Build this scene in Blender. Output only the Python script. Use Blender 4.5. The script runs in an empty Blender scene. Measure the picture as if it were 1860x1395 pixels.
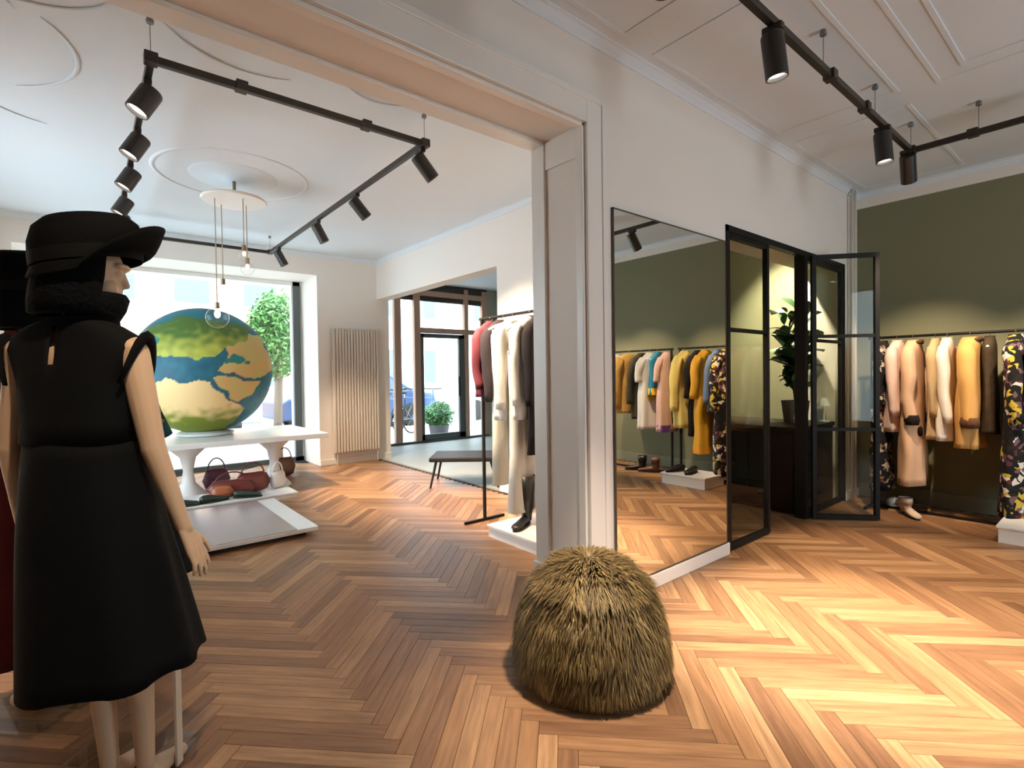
import bpy, bmesh, math, random
from mathutils import Vector, Matrix, noise
random.seed(7)
scene = bpy.context.scene
COL = scene.collection
PI = math.pi
# ------------------------------------------------------------------ camera
H, FPX, CX, CY = 1.32, 940.12, 930.0, 697.5
YAW, PIT, ROL = math.radians(50.62), math.radians(1.018), math.radians(0.794)
F0 = Vector((math.cos(YAW), math.sin(YAW), 0)); R0 = Vector((math.sin(YAW), -math.cos(YAW), 0)); U0 = Vector((0, 0, 1))
FW = F0*math.cos(PIT) - U0*math.sin(PIT); UP = U0*math.cos(PIT) + F0*math.sin(PIT)
RT = R0*math.cos(ROL) - UP*math.sin(ROL); UPR = UP*math.cos(ROL) + R0*math.sin(ROL)
EYE = Vector((0, 0, H))
cd = bpy.data.cameras.new('camera'); cam = bpy.data.objects.new('camera', cd); COL.objects.link(cam)
cd.sensor_width = 36; cd.lens = 36*FPX/1860; cd.clip_start = 0.05; cd.clip_end = 200
m = Matrix((RT, UPR, -FW)).transposed().to_4x4(); m.translation = EYE; cam.matrix_world = m
scene.camera = cam
def ray(x, y): return FW + RT*((x-CX)/FPX) - UPR*((y-CY)/FPX)
def at(x, y, ax, v):
    d = ray(x, y); i = 'XYZ'.index(ax); return EYE + d*((v-EYE[i])/d[i])
def fl(x, y): return at(x, y, 'Z', 0)
def proj(p):
    v = Vector(p)-EYE; z = v.dot(FW); return CX+FPX*v.dot(RT)/z, CY-FPX*v.dot(UPR)/z, z
# ------------------------------------------------------------------ light and exposure
world = bpy.data.worlds.new('overcast_sky'); scene.world = world; world.use_nodes = True
bgn = world.node_tree.nodes['Background']; bgn.inputs[0].default_value = (0.74, 0.88, 1.0, 1); bgn.inputs[1].default_value = 6.5
SPOT_COL = (1.0, 0.77, 0.54)
SPOT_W = 135.0
vs = scene.view_settings; vs.view_transform = 'Standard'; vs.look = 'None'; vs.gamma = 1; vs.use_curve_mapping = False; vs.exposure = 0.85
scene.display_settings.display_device = 'sRGB'
try:
    scene.cycles.use_denoising = True; scene.cycles.max_bounces = 10; scene.cycles.diffuse_bounces = 5; scene.cycles.transparent_max_bounces = 16
    scene.cycles.sample_clamp_indirect = 6.0; scene.cycles.caustics_reflective = False; scene.cycles.caustics_refractive = False
except Exception: pass
def portal(name, c, rot, sx, sy):
    l = bpy.data.lights.new(name, 'AREA'); l.shape = 'RECTANGLE'; l.size = sx; l.size_y = sy; l.cycles.is_portal = True
    o = bpy.data.objects.new(name, l); COL.objects.link(o); o.location = c; o.rotation_euler = rot
portal('window_portal', (1.0, 8.60, 1.45), (-PI/2, 0, 0), 3.3, 2.7)
portal('added_side_window_portal', (-1.45, 5.5, 1.6), (0, PI/2, 0), 2.2, 2.3)  # sky light through the added side window
portal('entrance_portal', (5.6, 9.2, 1.5), (-PI/2, 0, 0), 2.7, 2.9)
portal('added_rear_window_portal', (3.7, -3.15, 1.6), (PI/2, 0, 0), 1.4, 2.2)  # sky light through the added rear window
# ------------------------------------------------------------------ materials
MATS = {}
def mat(name, col, rough=0.6, metal=0.0, var=0.0, scale=6.0, bump=0.0, bscale=60.0, spec=0.5, emit=None, estr=0.0, sheen=0.0, trans=0.0, stretch=None):
    if name in MATS: return MATS[name]
    m = bpy.data.materials.new(name); m.use_nodes = True; nt = m.node_tree; b = nt.nodes['Principled BSDF']
    b.inputs['Base Color'].default_value = (*col, 1); b.inputs['Roughness'].default_value = rough; b.inputs['Metallic'].default_value = metal
    b.inputs['Specular IOR Level'].default_value = spec
    if sheen: b.inputs['Sheen Weight'].default_value = sheen
    if emit: b.inputs['Emission Color'].default_value = (*emit, 1); b.inputs['Emission Strength'].default_value = estr
    tc = nt.nodes.new('ShaderNodeTexCoord'); src = tc.outputs['Object']
    if stretch:
        mp = nt.nodes.new('ShaderNodeMapping'); mp.inputs['Scale'].default_value = stretch; nt.links.new(src, mp.inputs[0]); src = mp.outputs[0]
    n = nt.nodes.new('ShaderNodeTexNoise'); n.inputs['Scale'].default_value = scale; n.inputs['Detail'].default_value = 4; nt.links.new(src, n.inputs['Vector'])
    if var:
        mx = nt.nodes.new('ShaderNodeMix'); mx.data_type = 'RGBA'
        mx.inputs[6].default_value = (*[max(0, c*(1-var)) for c in col], 1); mx.inputs[7].default_value = (*[min(1, c*(1+var)) for c in col], 1)
        nt.links.new(n.outputs['Fac'], mx.inputs[0]); nt.links.new(mx.outputs[2], b.inputs['Base Color'])
    if bump:
        n2 = nt.nodes.new('ShaderNodeTexNoise'); n2.inputs['Scale'].default_value = bscale; nt.links.new(src, n2.inputs['Vector'])
        bp = nt.nodes.new('ShaderNodeBump'); bp.inputs['Strength'].default_value = bump; bp.inputs['Distance'].default_value = 0.01
        nt.links.new(n2.outputs['Fac'], bp.inputs['Height']); nt.links.new(bp.outputs[0], b.inputs['Normal'])
    MATS[name] = m; return m
def fabric(name, col, **k):
    k.setdefault('rough', 0.9); k.setdefault('var', 0.12); k.setdefault('bump', 0.25); k.setdefault('bscale', 220); k.setdefault('spec', 0.2)
    return mat(name, col, **k)
def glass_mat(name, tint=(1, 1, 1), rough=0.0, ior=1.5):
    m = bpy.data.materials.new(name); m.use_nodes = True; nt = m.node_tree; nt.nodes.clear()
    o = nt.nodes.new('ShaderNodeOutputMaterial'); mx = nt.nodes.new('ShaderNodeMixShader'); t = nt.nodes.new('ShaderNodeBsdfTransparent'); g = nt.nodes.new('ShaderNodeBsdfGlossy'); fr = nt.nodes.new('ShaderNodeFresnel')
    t.inputs[0].default_value = (*tint, 1); g.inputs['Roughness'].default_value = rough; fr.inputs[0].default_value = ior
    ge = nt.nodes.new('ShaderNodeNewGeometry'); iv = nt.nodes.new('ShaderNodeMapRange'); iv.inputs[3].default_value = ior; iv.inputs[4].default_value = 1/ior   # same reflectance on both faces of the pane
    nt.links.new(ge.outputs['Backfacing'], iv.inputs[0]); nt.links.new(iv.outputs[0], fr.inputs[0])
    nt.links.new(fr.outputs[0], mx.inputs[0]); nt.links.new(t.outputs[0], mx.inputs[1]); nt.links.new(g.outputs[0], mx.inputs[2]); nt.links.new(mx.outputs[0], o.inputs[0])
    MATS[name] = m; return m
def patch_mat(name, cols, scale=14.0, base_rough=0.9):
    """printed cloth: irregular patches of several colours"""
    m = bpy.data.materials.new(name); m.use_nodes = True; nt = m.node_tree; b = nt.nodes['Principled BSDF']; b.inputs['Roughness'].default_value = base_rough; b.inputs['Specular IOR Level'].default_value = 0.2
    tc = nt.nodes.new('ShaderNodeTexCoord'); nz = nt.nodes.new('ShaderNodeTexNoise'); nz.inputs['Scale'].default_value = 9
    ad = nt.nodes.new('ShaderNodeMix'); ad.data_type = 'RGBA'; ad.blend_type = 'LINEAR_LIGHT'; ad.inputs[0].default_value = 0.08
    v = nt.nodes.new('ShaderNodeTexVoronoi'); v.inputs['Scale'].default_value = scale
    r = nt.nodes.new('ShaderNodeValToRGB'); r.color_ramp.interpolation = 'CONSTANT'
    while len(r.color_ramp.elements) < len(cols): r.color_ramp.elements.new(0.5)
    for i, c in enumerate(cols): r.color_ramp.elements[i].position = i/len(cols); r.color_ramp.elements[i].color = (*c, 1)
    sp = nt.nodes.new('ShaderNodeSeparateColor')
    L = nt.links.new; L(tc.outputs['Object'], nz.inputs['Vector']); L(tc.outputs['Object'], ad.inputs[6]); L(nz.outputs['Color'], ad.inputs[7]); L(ad.outputs[2], v.inputs['Vector']); L(v.outputs['Color'], sp.inputs[0]); L(sp.outputs[0], r.inputs[0]); L(r.outputs[0], b.inputs['Base Color'])
    MATS[name] = m; return m
M_wall = mat('white_plaster', (0.83, 0.77, 0.71), rough=0.85, var=0.02, scale=1.5, bump=0.04, bscale=90)
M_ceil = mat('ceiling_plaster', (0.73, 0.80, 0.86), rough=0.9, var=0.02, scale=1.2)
M_trim = mat('white_gloss_trim', (0.84, 0.80, 0.75), rough=0.35, var=0.015, scale=3)
M_black = mat('black_powder_coat', (0.010, 0.009, 0.008), rough=0.55, var=0.1, spec=.2)
M_track = mat('dark_bronze_metal', (0.020, 0.014, 0.010), rough=0.42, var=0.1)
M_white = mat('white_lacquer', (0.80, 0.80, 0.79), rough=0.3, var=0.02)
M_mirror = mat('mirror_silver', (0.86, 0.85, 0.80), rough=0.012, metal=1.0)
M_glass = glass_mat('clear_glass', (0.96, 0.98, 0.97), ior=1.5)
M_dglass = glass_mat('door_glass', (0.93, 0.95, 0.92), ior=1.22)
M_skin = mat('mannequin_beige', (0.62, 0.43, 0.28), rough=0.5, var=0.03, spec=0.35)
M_lens = mat('lit_lamp_lens', (1, 1, 1), emit=(1, 0.93, 0.82), estr=6)
M_wood2 = mat('pale_brown_oak_frame', (0.52, 0.33, 0.25), rough=0.5, var=0.18, scale=3, stretch=(9, 9, .6))
M_grey = mat('grey_green_plaster', (0.36, 0.38, 0.33), rough=0.9, var=0.03)
M_screed = mat('grey_screed', (0.34, 0.35, 0.32), rough=0.5, var=0.1, scale=3)
M_desk = mat('black_stained_oak', (0.018, 0.014, 0.011), rough=0.55, var=0.3, scale=4, stretch=(1, 8, 8), spec=.3)
# green painted wall: paint line at z = 3.0, white above
def green_wall():
    m = bpy.data.materials.new('olive_green_paint'); m.use_nodes = True; nt = m.node_tree; b = nt.nodes['Principled BSDF']; b.inputs['Roughness'].default_value = 0.85; b.inputs['Specular IOR Level'].default_value = 0.25
    g = nt.nodes.new('ShaderNodeNewGeometry'); s = nt.nodes.new('ShaderNodeSeparateXYZ'); c = nt.nodes.new('ShaderNodeMath'); c.operation = 'GREATER_THAN'; c.inputs[1].default_value = 3.0
    mx = nt.nodes.new('ShaderNodeMix'); mx.data_type = 'RGBA'; mx.inputs[6].default_value = (0.205, 0.205, 0.125, 1); mx.inputs[7].default_value = (0.80, 0.76, 0.70, 1)
    L = nt.links.new; L(g.outputs['Position'], s.inputs[0]); L(s.outputs[2], c.inputs[0]); L(c.outputs[0], mx.inputs[0]); L(mx.outputs[2], b.inputs['Base Color'])
    MATS['green_wall'] = m; return m
M_green = green_wall()
M_greentrim = mat('olive_green_gloss', (0.23, 0.23, 0.15), rough=0.5)
def plank_mat():
    m = bpy.data.materials.new('oiled_oak_plank'); m.use_nodes = True; nt = m.node_tree; b = nt.nodes['Principled BSDF']; N = nt.nodes.new; L = nt.links.new
    oi = N('ShaderNodeObjectInfo'); at_ = N('ShaderNodeAttribute'); at_.attribute_name = 'tint'
    ad = N('ShaderNodeMath'); ad.operation = 'ADD'; fr = N('ShaderNodeMath'); fr.operation = 'FRACT'
    L(oi.outputs['Random'], ad.inputs[0]); L(at_.outputs['Fac'], ad.inputs[1]); L(ad.outputs[0], fr.inputs[0])
    uv = N('ShaderNodeUVMap'); uv.uv_map = 'UVMap'; mul = N('ShaderNodeVectorMath'); mul.operation = 'MULTIPLY'; mul.inputs[1].default_value = (2.2, 26, 1)
    off = N('ShaderNodeVectorMath'); off.operation = 'ADD'; cmb = N('ShaderNodeCombineXYZ'); k = N('ShaderNodeMath'); k.operation = 'MULTIPLY'; k.inputs[1].default_value = 57.0
    L(fr.outputs[0], k.inputs[0]); L(k.outputs[0], cmb.inputs[0]); L(k.outputs[0], cmb.inputs[1]); L(uv.outputs[0], mul.inputs[0]); L(mul.outputs[0], off.inputs[0]); L(cmb.outputs[0], off.inputs[1])
    nz = N('ShaderNodeTexNoise'); nz.inputs['Scale'].default_value = 1.6; nz.inputs['Detail'].default_value = 5; nz.inputs['Roughness'].default_value = 0.6; L(off.outputs[0], nz.inputs['Vector'])
    r1 = N('ShaderNodeValToRGB'); e = r1.color_ramp.elements; e[0].position = 0; e[0].color = (0.180, 0.086, 0.040, 1); e[1].position = 1; e[1].color = (0.43, 0.245, 0.122, 1)
    x = e.new(0.35); x.color = (0.27, 0.135, 0.062, 1); x = e.new(0.7); x.color = (0.335, 0.172, 0.078, 1)
    L(fr.outputs[0], r1.inputs[0])
    r2 = N('ShaderNodeValToRGB'); e = r2.color_ramp.elements; e[0].position = 0.3; e[0].color = (0.62, 0.60, 0.58, 1); e[1].position = 0.72; e[1].color = (1.2, 1.2, 1.2, 1); L(nz.outputs['Fac'], r2.inputs[0])
    mx = N('ShaderNodeMix'); mx.data_type = 'RGBA'; mx.blend_type = 'MULTIPLY'; mx.inputs[0].default_value = 1; L(r1.outputs[0], mx.inputs[6]); L(r2.outputs[0], mx.inputs[7]); L(mx.outputs[2], b.inputs['Base Color'])
    b.inputs['Roughness'].default_value = 0.42; b.inputs['Specular IOR Level'].default_value = 0.45
    rr = N('ShaderNodeMapRange'); rr.inputs[3].default_value = 0.36; rr.inputs[4].default_value = 0.52; L(nz.outputs['Fac'], rr.inputs[0]); L(rr.outputs[0], b.inputs['Roughness'])
    bp = N('ShaderNodeBump'); bp.inputs['Strength'].default_value = 0.12; bp.inputs['Distance'].default_value = 0.004; L(nz.outputs['Fac'], bp.inputs['Height']); L(bp.outputs[0], b.inputs['Normal'])
    return m
M_plank = plank_mat()
# ------------------------------------------------------------------ mesh tools
class MB:
    def __init__(s): s.v = []; s.f = []
    def add(s, vs_, fs):
        b = len(s.v); s.v += [tuple(p) for p in vs_]; s.f += [tuple(i+b for i in f) for f in fs]; return s
    def box(s, x0, x1, y0, y1, z0, z1):
        return s.add([(x, y, z) for z in (z0, z1) for y in (y0, y1) for x in (x0, x1)], [(0, 2, 3, 1), (4, 5, 7, 6), (0, 1, 5, 4), (2, 6, 7, 3), (0, 4, 6, 2), (1, 3, 7, 5)])
    def bar(s, a, b, w, h=None, up=(0, 0, 1)):
        a = Vector(a); b = Vector(b); d = (b-a).normalized(); h = h or w; u = Vector(up)
        if abs(d.dot(u)) > .99: u = Vector((1, 0, 0))
        x = d.cross(u).normalized(); y = x.cross(d)
        P = [c+x*sx*w/2+y*sy*h/2 for c in (a, b) for sx, sy in ((-1, -1), (1, -1), (1, 1), (-1, 1))]
        return s.add(P, [(0, 3, 2, 1), (4, 5, 6, 7), (0, 1, 5, 4), (1, 2, 6, 5), (2, 3, 7, 6), (3, 0, 4, 7)])
    def loft(s, rings, cap0=True, cap1=True, closed=True):
        n = len(rings[0]); vs_ = [p for r in rings for p in r]; fs = []
        for i in range(len(rings)-1):
            for j in range(n if closed else n-1):
                k = (j+1) % n; fs.append((i*n+j, i*n+k, (i+1)*n+k, (i+1)*n+j))
        if cap0: fs.append(tuple(reversed(range(n))))
        if cap1: fs.append(tuple(range((len(rings)-1)*n, len(rings)*n)))
        return s.add(vs_, fs)
    def tube(s, pts, r, n=8, cap=True, flat=1.0):
        pts = [Vector(p) for p in pts]; rings = []; px = None
        for i, p in enumerate(pts):
            d = (pts[min(i+1, len(pts)-1)]-pts[max(i-1, 0)]).normalized()
            if px is None:
                u = Vector((0, 0, 1)) if abs(d.z) < .9 else Vector((1, 0, 0)); x = d.cross(u).normalized()
            else: x = (px-d*px.dot(d)).normalized()
            px = x; y = d.cross(x); rr = r[i] if isinstance(r, (list, tuple)) else r
            rings.append([p+x*math.cos(2*PI*j/n)*rr+y*math.sin(2*PI*j/n)*rr*flat for j in range(n)])
        return s.loft(rings, cap, cap)
    def lathe(s, prof, n=24, c=(0, 0, 0), cap=True):
        return s.loft([[(c[0]+r*math.cos(2*PI*j/n), c[1]+r*math.sin(2*PI*j/n), c[2]+z) for j in range(n)] for r, z in prof], cap, cap)
    def capsule(s, a, b, ra, rb, n=14, k=5):
        a = Vector(a); b = Vector(b); d = (b-a); L = d.length; d = d.normalized() if L > 1e-6 else Vector((0, 0, 1))
        u = Vector((0, 0, 1)) if abs(d.z) < .9 else Vector((1, 0, 0)); x = d.cross(u).normalized(); y = d.cross(x); rings = []
        for i in range(k): t = -PI/2+(i+.3)/k*PI/2; rings.append((a+d*ra*math.sin(t), ra*math.cos(t)))
        rings.append((a, ra)); rings.append((b, rb))
        for i in range(k): t = (i+.7)/k*PI/2; rings.append((b+d*rb*math.sin(t), rb*math.cos(t)))
        return s.loft([[c+x*r*math.cos(2*PI*j/n)+y*r*math.sin(2*PI*j/n) for j in range(n)] for c, r in rings])
    def ellipsoid(s, c, r, n=20, k=12, R=None):
        R = R or Matrix.Identity(3); c = Vector(c); rings = []
        for i in range(k):
            t = -PI/2+(i+.5)/k*PI
            rings.append([c+R@Vector((r[0]*math.cos(t)*math.cos(2*PI*j/n), r[1]*math.cos(t)*math.sin(2*PI*j/n), r[2]*math.sin(t))) for j in range(n)])
        return s.loft(rings)
    def mesh(s, name, smooth=False):
        me = bpy.data.meshes.new(name); me.from_pydata(s.v, [], s.f); me.update()
        bm = bmesh.new(); bm.from_mesh(me); bmesh.ops.recalc_face_normals(bm, faces=bm.faces); bm.to_mesh(me); bm.free()
        if smooth:
            for p in me.polygons: p.use_smooth = True
        return me
    def build(s, name, material, parent=None, smooth=False, bevel=0, sub=0, solid=0):
        o = bpy.data.objects.new(name, s.mesh(name, smooth)); COL.objects.link(o); o.data.materials.append(material)
        if parent: o.parent = parent
        if solid: q = o.modifiers.new('thickness', 'SOLIDIFY'); q.thickness = solid; q.offset = 0
        if sub: q = o.modifiers.new('sub', 'SUBSURF'); q.levels = sub; q.render_levels = sub
        if bevel: q = o.modifiers.new('bevel', 'BEVEL'); q.width = bevel; q.segments = 2; q.limit_method = 'ANGLE'
        return o
def thing(name, label, cat, loc=(0, 0, 0), rz=0.0, group=None, rot=None):
    o = bpy.data.objects.new(name, None); COL.objects.link(o); o.empty_display_size = .1; o.location = loc; o.rotation_euler = rot or (0, 0, rz)
    return tag(o, label, cat, group)
def tag(o, label, cat, group=None):
    o['label'] = label; o['category'] = cat
    if group: o['group'] = group
    return o
def struct(o): o['kind'] = 'structure'; return o
def B(name, material, x0, x1, y0, y1, z0, z1, parent=None, bevel=0): return MB().box(x0, x1, y0, y1, z0, z1).build(name, material, parent, bevel=bevel)
# ------------------------------------------------------------------ the setting
YW, YO, XO, ZH = 1.908, 2.295, 2.09, 2.665     # partition wall faces, opening edge, opening head
XG, ZC, YF, XD = 6.28, 3.15, 7.757, 3.60       # green wall, ceiling, window wall, wall of the entrance
GX0, GX1, GZ = 3.57, 5.90, 2.38                # glazed opening
struct(B('wall_partition_far_left', M_wall, -3.3, -1.3, YW, YO, 0, ZC)); struct(B('wall_partition_header', M_wall, -1.3, XO, YW, YO, ZH, ZC)); struct(B('wall_partition', M_wall, XO, GX0, YW, YO, 0, ZC))
struct(B('wall_partition_lintel', M_wall, GX0, GX1, YW, YO, GZ, ZC)); struct(B('wall_partition_corner', M_wall, GX1, XG, YW, YO, 0, ZC))
struct(B('wall_right', M_green, XG, XG+.2, -3.2, 4.3, 0, ZC))
w = MB(); w.box(-3.3, 2.96, -3.2, -3, 0, ZC).box(2.96, 4.4, -3.2, -3, 0, .4).box(2.96, 4.4, -3.2, -3, 2.7, ZC).box(4.4, XG, -3.2, -3, 0, ZC)
struct(w.build('wall_near', M_wall))
struct(B('wall_left', M_wall, -3.5, -3.3, -3.2, YO, 0, ZC))
w = MB(); w.box(-1.5, -1.3, YO, 4.3, 0, ZC).box(-1.5, -1.3, 6.7, 9.1, 0, ZC).box(-1.5, -1.3, 4.3, 6.7, 0, .5).box(-1.5, -1.3, 4.3, 6.7, 2.7, ZC)
struct(w.build('wall_left_room', M_wall))
struct(B('wall_entrance', M_wall, XD, XD+.2, YO, 4.63, 0, ZC)); struct(B('wall_entrance_header', M_wall, XD, XD+.2, 4.63, YF, 2.55, ZC))
WX0, WX1 = -0.6, 2.657
w = MB(); w.box(-1.3, WX0, YF, 9.1, 0, ZC).box(WX0, WX1, YF, 9.1, 2.83, ZC).box(WX1, 3.80, YF, 9.1, 0, ZC)
struct(w.build('wall_window', M_wall))
struct(B('wall_back_room', M_green, XD+.2, XG+.9, 4.2, 4.4, 0, ZC))
struct(B('wall_entrance_side', M_grey, 6.95, 7.15, 4.4, 9.1, 0, ZC))
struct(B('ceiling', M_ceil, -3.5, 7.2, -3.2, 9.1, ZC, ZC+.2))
floor = struct(B('floor', mat('dark_floor_joint', (0.05, 0.026, 0.014), rough=.8), -3.5, 7.2, -3.2, 8.62, -.1, -.013))
struct(B('floor_entrance', M_screed, XD+.02, 6.95, 4.4, 9.1, -.012, .006))
# herringbone planks: grid step w, length 7 w, zigzag seams run along Y
PWD = 0.0708; PN = 9
def plank_mesh(name, L, Wd, T=.012, c=.0013, g=.0006):
    x0, x1, y0, y1 = -L/2+g, L/2-g, -Wd/2+g, Wd/2-g
    vs_ = [(x0, y0, -T), (x1, y0, -T), (x1, y1, -T), (x0, y1, -T), (x0, y0, -c), (x1, y0, -c), (x1, y1, -c), (x0, y1, -c), (x0+c, y0+c, 0), (x1-c, y0+c, 0), (x1-c, y1-c, 0), (x0+c, y1-c, 0)]
    fs = [(0, 1, 5, 4), (1, 2, 6, 5), (2, 3, 7, 6), (3, 0, 4, 7), (4, 5, 9, 8), (5, 6, 10, 9), (6, 7, 11, 10), (7, 4, 8, 11), (8, 9, 10, 11)]
    return vs_, fs
pv, pf = plank_mesh('plank', PWD*PN, PWD)
def set_uv(me, coords):
    uv = me.uv_layers.new(name='UVMap')
    for l in me.loops: uv.data[l.index].uv = coords[l.vertex_index]
pme = bpy.data.meshes.new('plank'); pme.from_pydata(pv, [], pf); pme.update(); set_uv(pme, [(v[0], v[1]) for v in pv]); pme.materials.append(M_plank)
cands = []; rt2 = math.sqrt(.5); OX = 2.656
for k in range(-260, 330):
    for mm in range(-24, 24):
        for vert in (0, 1):
            gx, gy = (k+PN/2, k+2*PN*mm+.5) if not vert else (k+.5, k+1+2*PN*mm+PN/2)
            u, v = gx*PWD, gy*PWD; X = (u-v)*rt2+OX; Y = (u+v)*rt2
            inr = (-3.4 < X < XG+.1 and -3.1 < Y < YO) or (-1.4 < X < XD+.02 and YO-.2 < Y < 8.4) or (XD-.2 < X < XG+.1 and YO-.3 < Y < 4.2)
            if not inr: continue
            ang = -PI/4+PI if not vert else PI/4
            # grid +x points to (1,1)/sqrt2 in (X,Y); grid +y points to (-1,1)/sqrt2
            ang = PI/4 if not vert else 3*PI/4
            px, py, pz = proj((X, Y, 0))
            score = 1e9
            hid = (X > XO+.2 and Y > YO and not (GX0 < X))
            if pz > .3 and -60 < px < 1920 and 690 < py < 1480 and not hid: score = pz
            cands.append((score, X, Y, ang))
cands.sort()
for i, (sc_, X, Y, ang) in enumerate(cands[:300]):
    o = bpy.data.objects.new('plank', pme); COL.objects.link(o); o.parent = floor; o.location = (X, Y, 0); o.rotation_euler = (0, 0, ang)
vs_, fs, uvs, tint = [], [], [], []
for sc_, X, Y, ang in cands[300:]:
    b = len(vs_); c, s = math.cos(ang), math.sin(ang); t = random.random(); ou = random.random()*30
    for p in pv: vs_.append((X+p[0]*c-p[1]*s, Y+p[0]*s+p[1]*c, p[2])); uvs.append((p[0]+ou, p[1])); tint.append(t)
    fs += [tuple(i+b for i in f) for f in pf]
me = bpy.data.meshes.new('far_planks'); me.from_pydata(vs_, [], fs); me.update(); set_uv(me, uvs); me.materials.append(M_plank)
a = me.attributes.new('tint', 'FLOAT', 'POINT'); a.data.foreach_set('value', tint)
o = bpy.data.objects.new('far_planks', me); COL.objects.link(o); o.parent = floor; o['kind'] = 'stuff'
# casing of the wide opening, reveal panelling
def trim_profile(name, segs, material=M_trim):
    b = MB()
    for sgm in segs: b.box(*sgm)
    return struct(b.build(name, material, bevel=.004))
trim_profile('trim_1', [(XO, XO+.15, YW-.022, YW, 0, ZH+.15), (XO+.115, XO+.15, YW-.030, YW, 0, ZH+.15),
                        (-1.3, XO, YW-.022, YW, ZH, ZH+.15), (-1.3, XO+.115, YW-.030, YW, ZH+.115, ZH+.15)])
trim_profile('trim_2', [(XO-.02, XO, YW+.0, YW+.05, 0, ZH), (XO-.02, XO, YO-.09, YO+.02, 0, ZH), (XO-.012, XO, YW+.05, YO-.09, 0, .28), (XO-.012, XO, YW+.05, YO-.09, 2.5, ZH),
                        (-1.3, XO, YW, YW+.05, ZH-.02, ZH), (-1.3, XO, YO-.09, YO+.02, ZH-.02, ZH),
                        (XO, XO+.14, YO, YO+.022, 0, ZH+.14), (-1.3, XO, YO, YO+.022, ZH, ZH+.14)])
trim_profile('trim_3', [(XO-.035, XO+.16, YW-.05, YW+.06, 0, .2), (XO-.035, XO+.02, YO-.1, YO+.03, 0, .2)])
struct(B('baseboard_partition', M_trim, XO+.16, GX0, YW-.022, YW, 0, .085, bevel=.004))
struct(B('baseboard_right', M_greentrim, XG-.02, XG, -3, YW, 0, .14, bevel=.004))
struct(B('baseboard_corner', M_trim, GX1, XG, YW-.02, YW, 0, .085, bevel=.004))
struct(B('baseboard_window', M_trim, WX1, XD+.2, YF-.02, YF, 0, .09, bevel=.004))
# cornices and ceiling mouldings of the right-hand room
def cornice(name, pts):
    b = MB(); prof = [(0, -.055), (.008, -.055), (.015, -.04), (.04, -.012), (.055, -.008), (.055, 0), (0, 0)]
    for (x0, y0, x1, y1, nx, ny) in pts:
        r = [[(x+nx*p, y+ny*p, ZC+q) for p, q in prof] for x, y in ((x0, y0), (x1, y1))]; b.loft(r)
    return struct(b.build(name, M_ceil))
cornice('trim_4', [(-3.3, YW, XG, YW, 0, -1), (XG, -3, XG, YW, -1, 0), (-3.3, -3, -3.3, YW, 1, 0), (-3.3, -3, XG, -3, 0, 1)])
cornice('trim_5', [(-1.3, YO, XD, YO, 0, 1), (XD, YO, XD, YF, -1, 0), (-1.3, YF, XD, YF, 0, -1), (-1.3, YO, -1.3, YF, 1, 0)])
def moulding(name, rects, wd=.028, h=.005):
    b = MB()
    for x0, x1, y0, y1 in rects:
        for e in ((x0, x1, y0, y0+wd), (x0, x1, y1-wd, y1), (x0, x0+wd, y0+wd, y1-wd), (x1-wd, x1, y0+wd, y1-wd)):
            b.box(*e, ZC-h, ZC)
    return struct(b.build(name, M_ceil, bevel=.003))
q = at(1701, 151, 'Z', ZC)
moulding('trim_6', [(2.55, 4.17, 1.02, 1.80), (-.2, 2.30, 1.02, 1.80), (4.42, 6.1, 1.02, 1.80), (-2.4, q.x, -2.2, q.y), (-2.25, q.x-.14, -2.05, q.y-.14)])
# ceiling rose and stucco tendrils of the left-hand room
RX, RY = 1.073, 5.249
b = MB(); b.lathe([(.0, -.0), (.0, -.04), (.10, -.04), (.12, -.022), (.22, -.025), (.25, -.009), (.33, -.013), (.36, 0)], 40, (RX, RY, ZC), cap=False)
b.lathe([(.60, 0), (.605, -.006), (.625, -.008), (.635, 0)], 48, (RX, RY, ZC), cap=False)
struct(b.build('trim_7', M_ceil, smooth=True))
b = MB()
def arc(cx, cy, r, a0, a1, n=16): return [(cx+r*math.cos(math.radians(a0+(a1-a0)*i/n)), cy+r*math.sin(math.radians(a0+(a1-a0)*i/n)), ZC-.004) for i in range(n+1)]
for c in [(-.25, 3.0, .42, -20, 120), (.05, 3.35, .33, 150, 300), (.75, 2.9, .5, 60, 160), (1.15, 3.25, .3, 200, 330), (-.6, 3.9, .6, -40, 60), (-.1, 4.5, .45, 100, 220), (1.5, 2.95, .3, 30, 150), (.45, 2.75, .22, 0, 170), (-.75, 3.1, .3, -60, 90)]:
    pts = arc(*c); b.tube(pts, [.003+.009*math.sin(PI*i/16) for i in range(17)], 6, flat=.5)
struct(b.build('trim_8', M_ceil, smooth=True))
# ------------------------------------------------------------------ shop window
win = struct(thing('window_1', 'shop window', 'window')); del win['category']; del win['label']
FR = mat('dark_grey_aluminium', (0.10, 0.12, 0.12), rough=.45)
b = MB(); YG = 8.52; b.box(WX0, WX0+.07, YG-.04, YG+.04, .0, 2.83).box(WX1-.13, WX1-.02, YG-.04, YG+.04, 0, 2.83).box(WX0, WX1, YG-.04, YG+.04, 0, .07)
B('head_frame', M_white, WX0, WX1, YG-.04, YG+.04, 2.77, 2.83, win)
b.build('window_frame', FR, win)
B('pane', M_glass, WX0+.07, WX1-.13, YG-.005, YG+.005, .07, 2.76, win)
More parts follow.
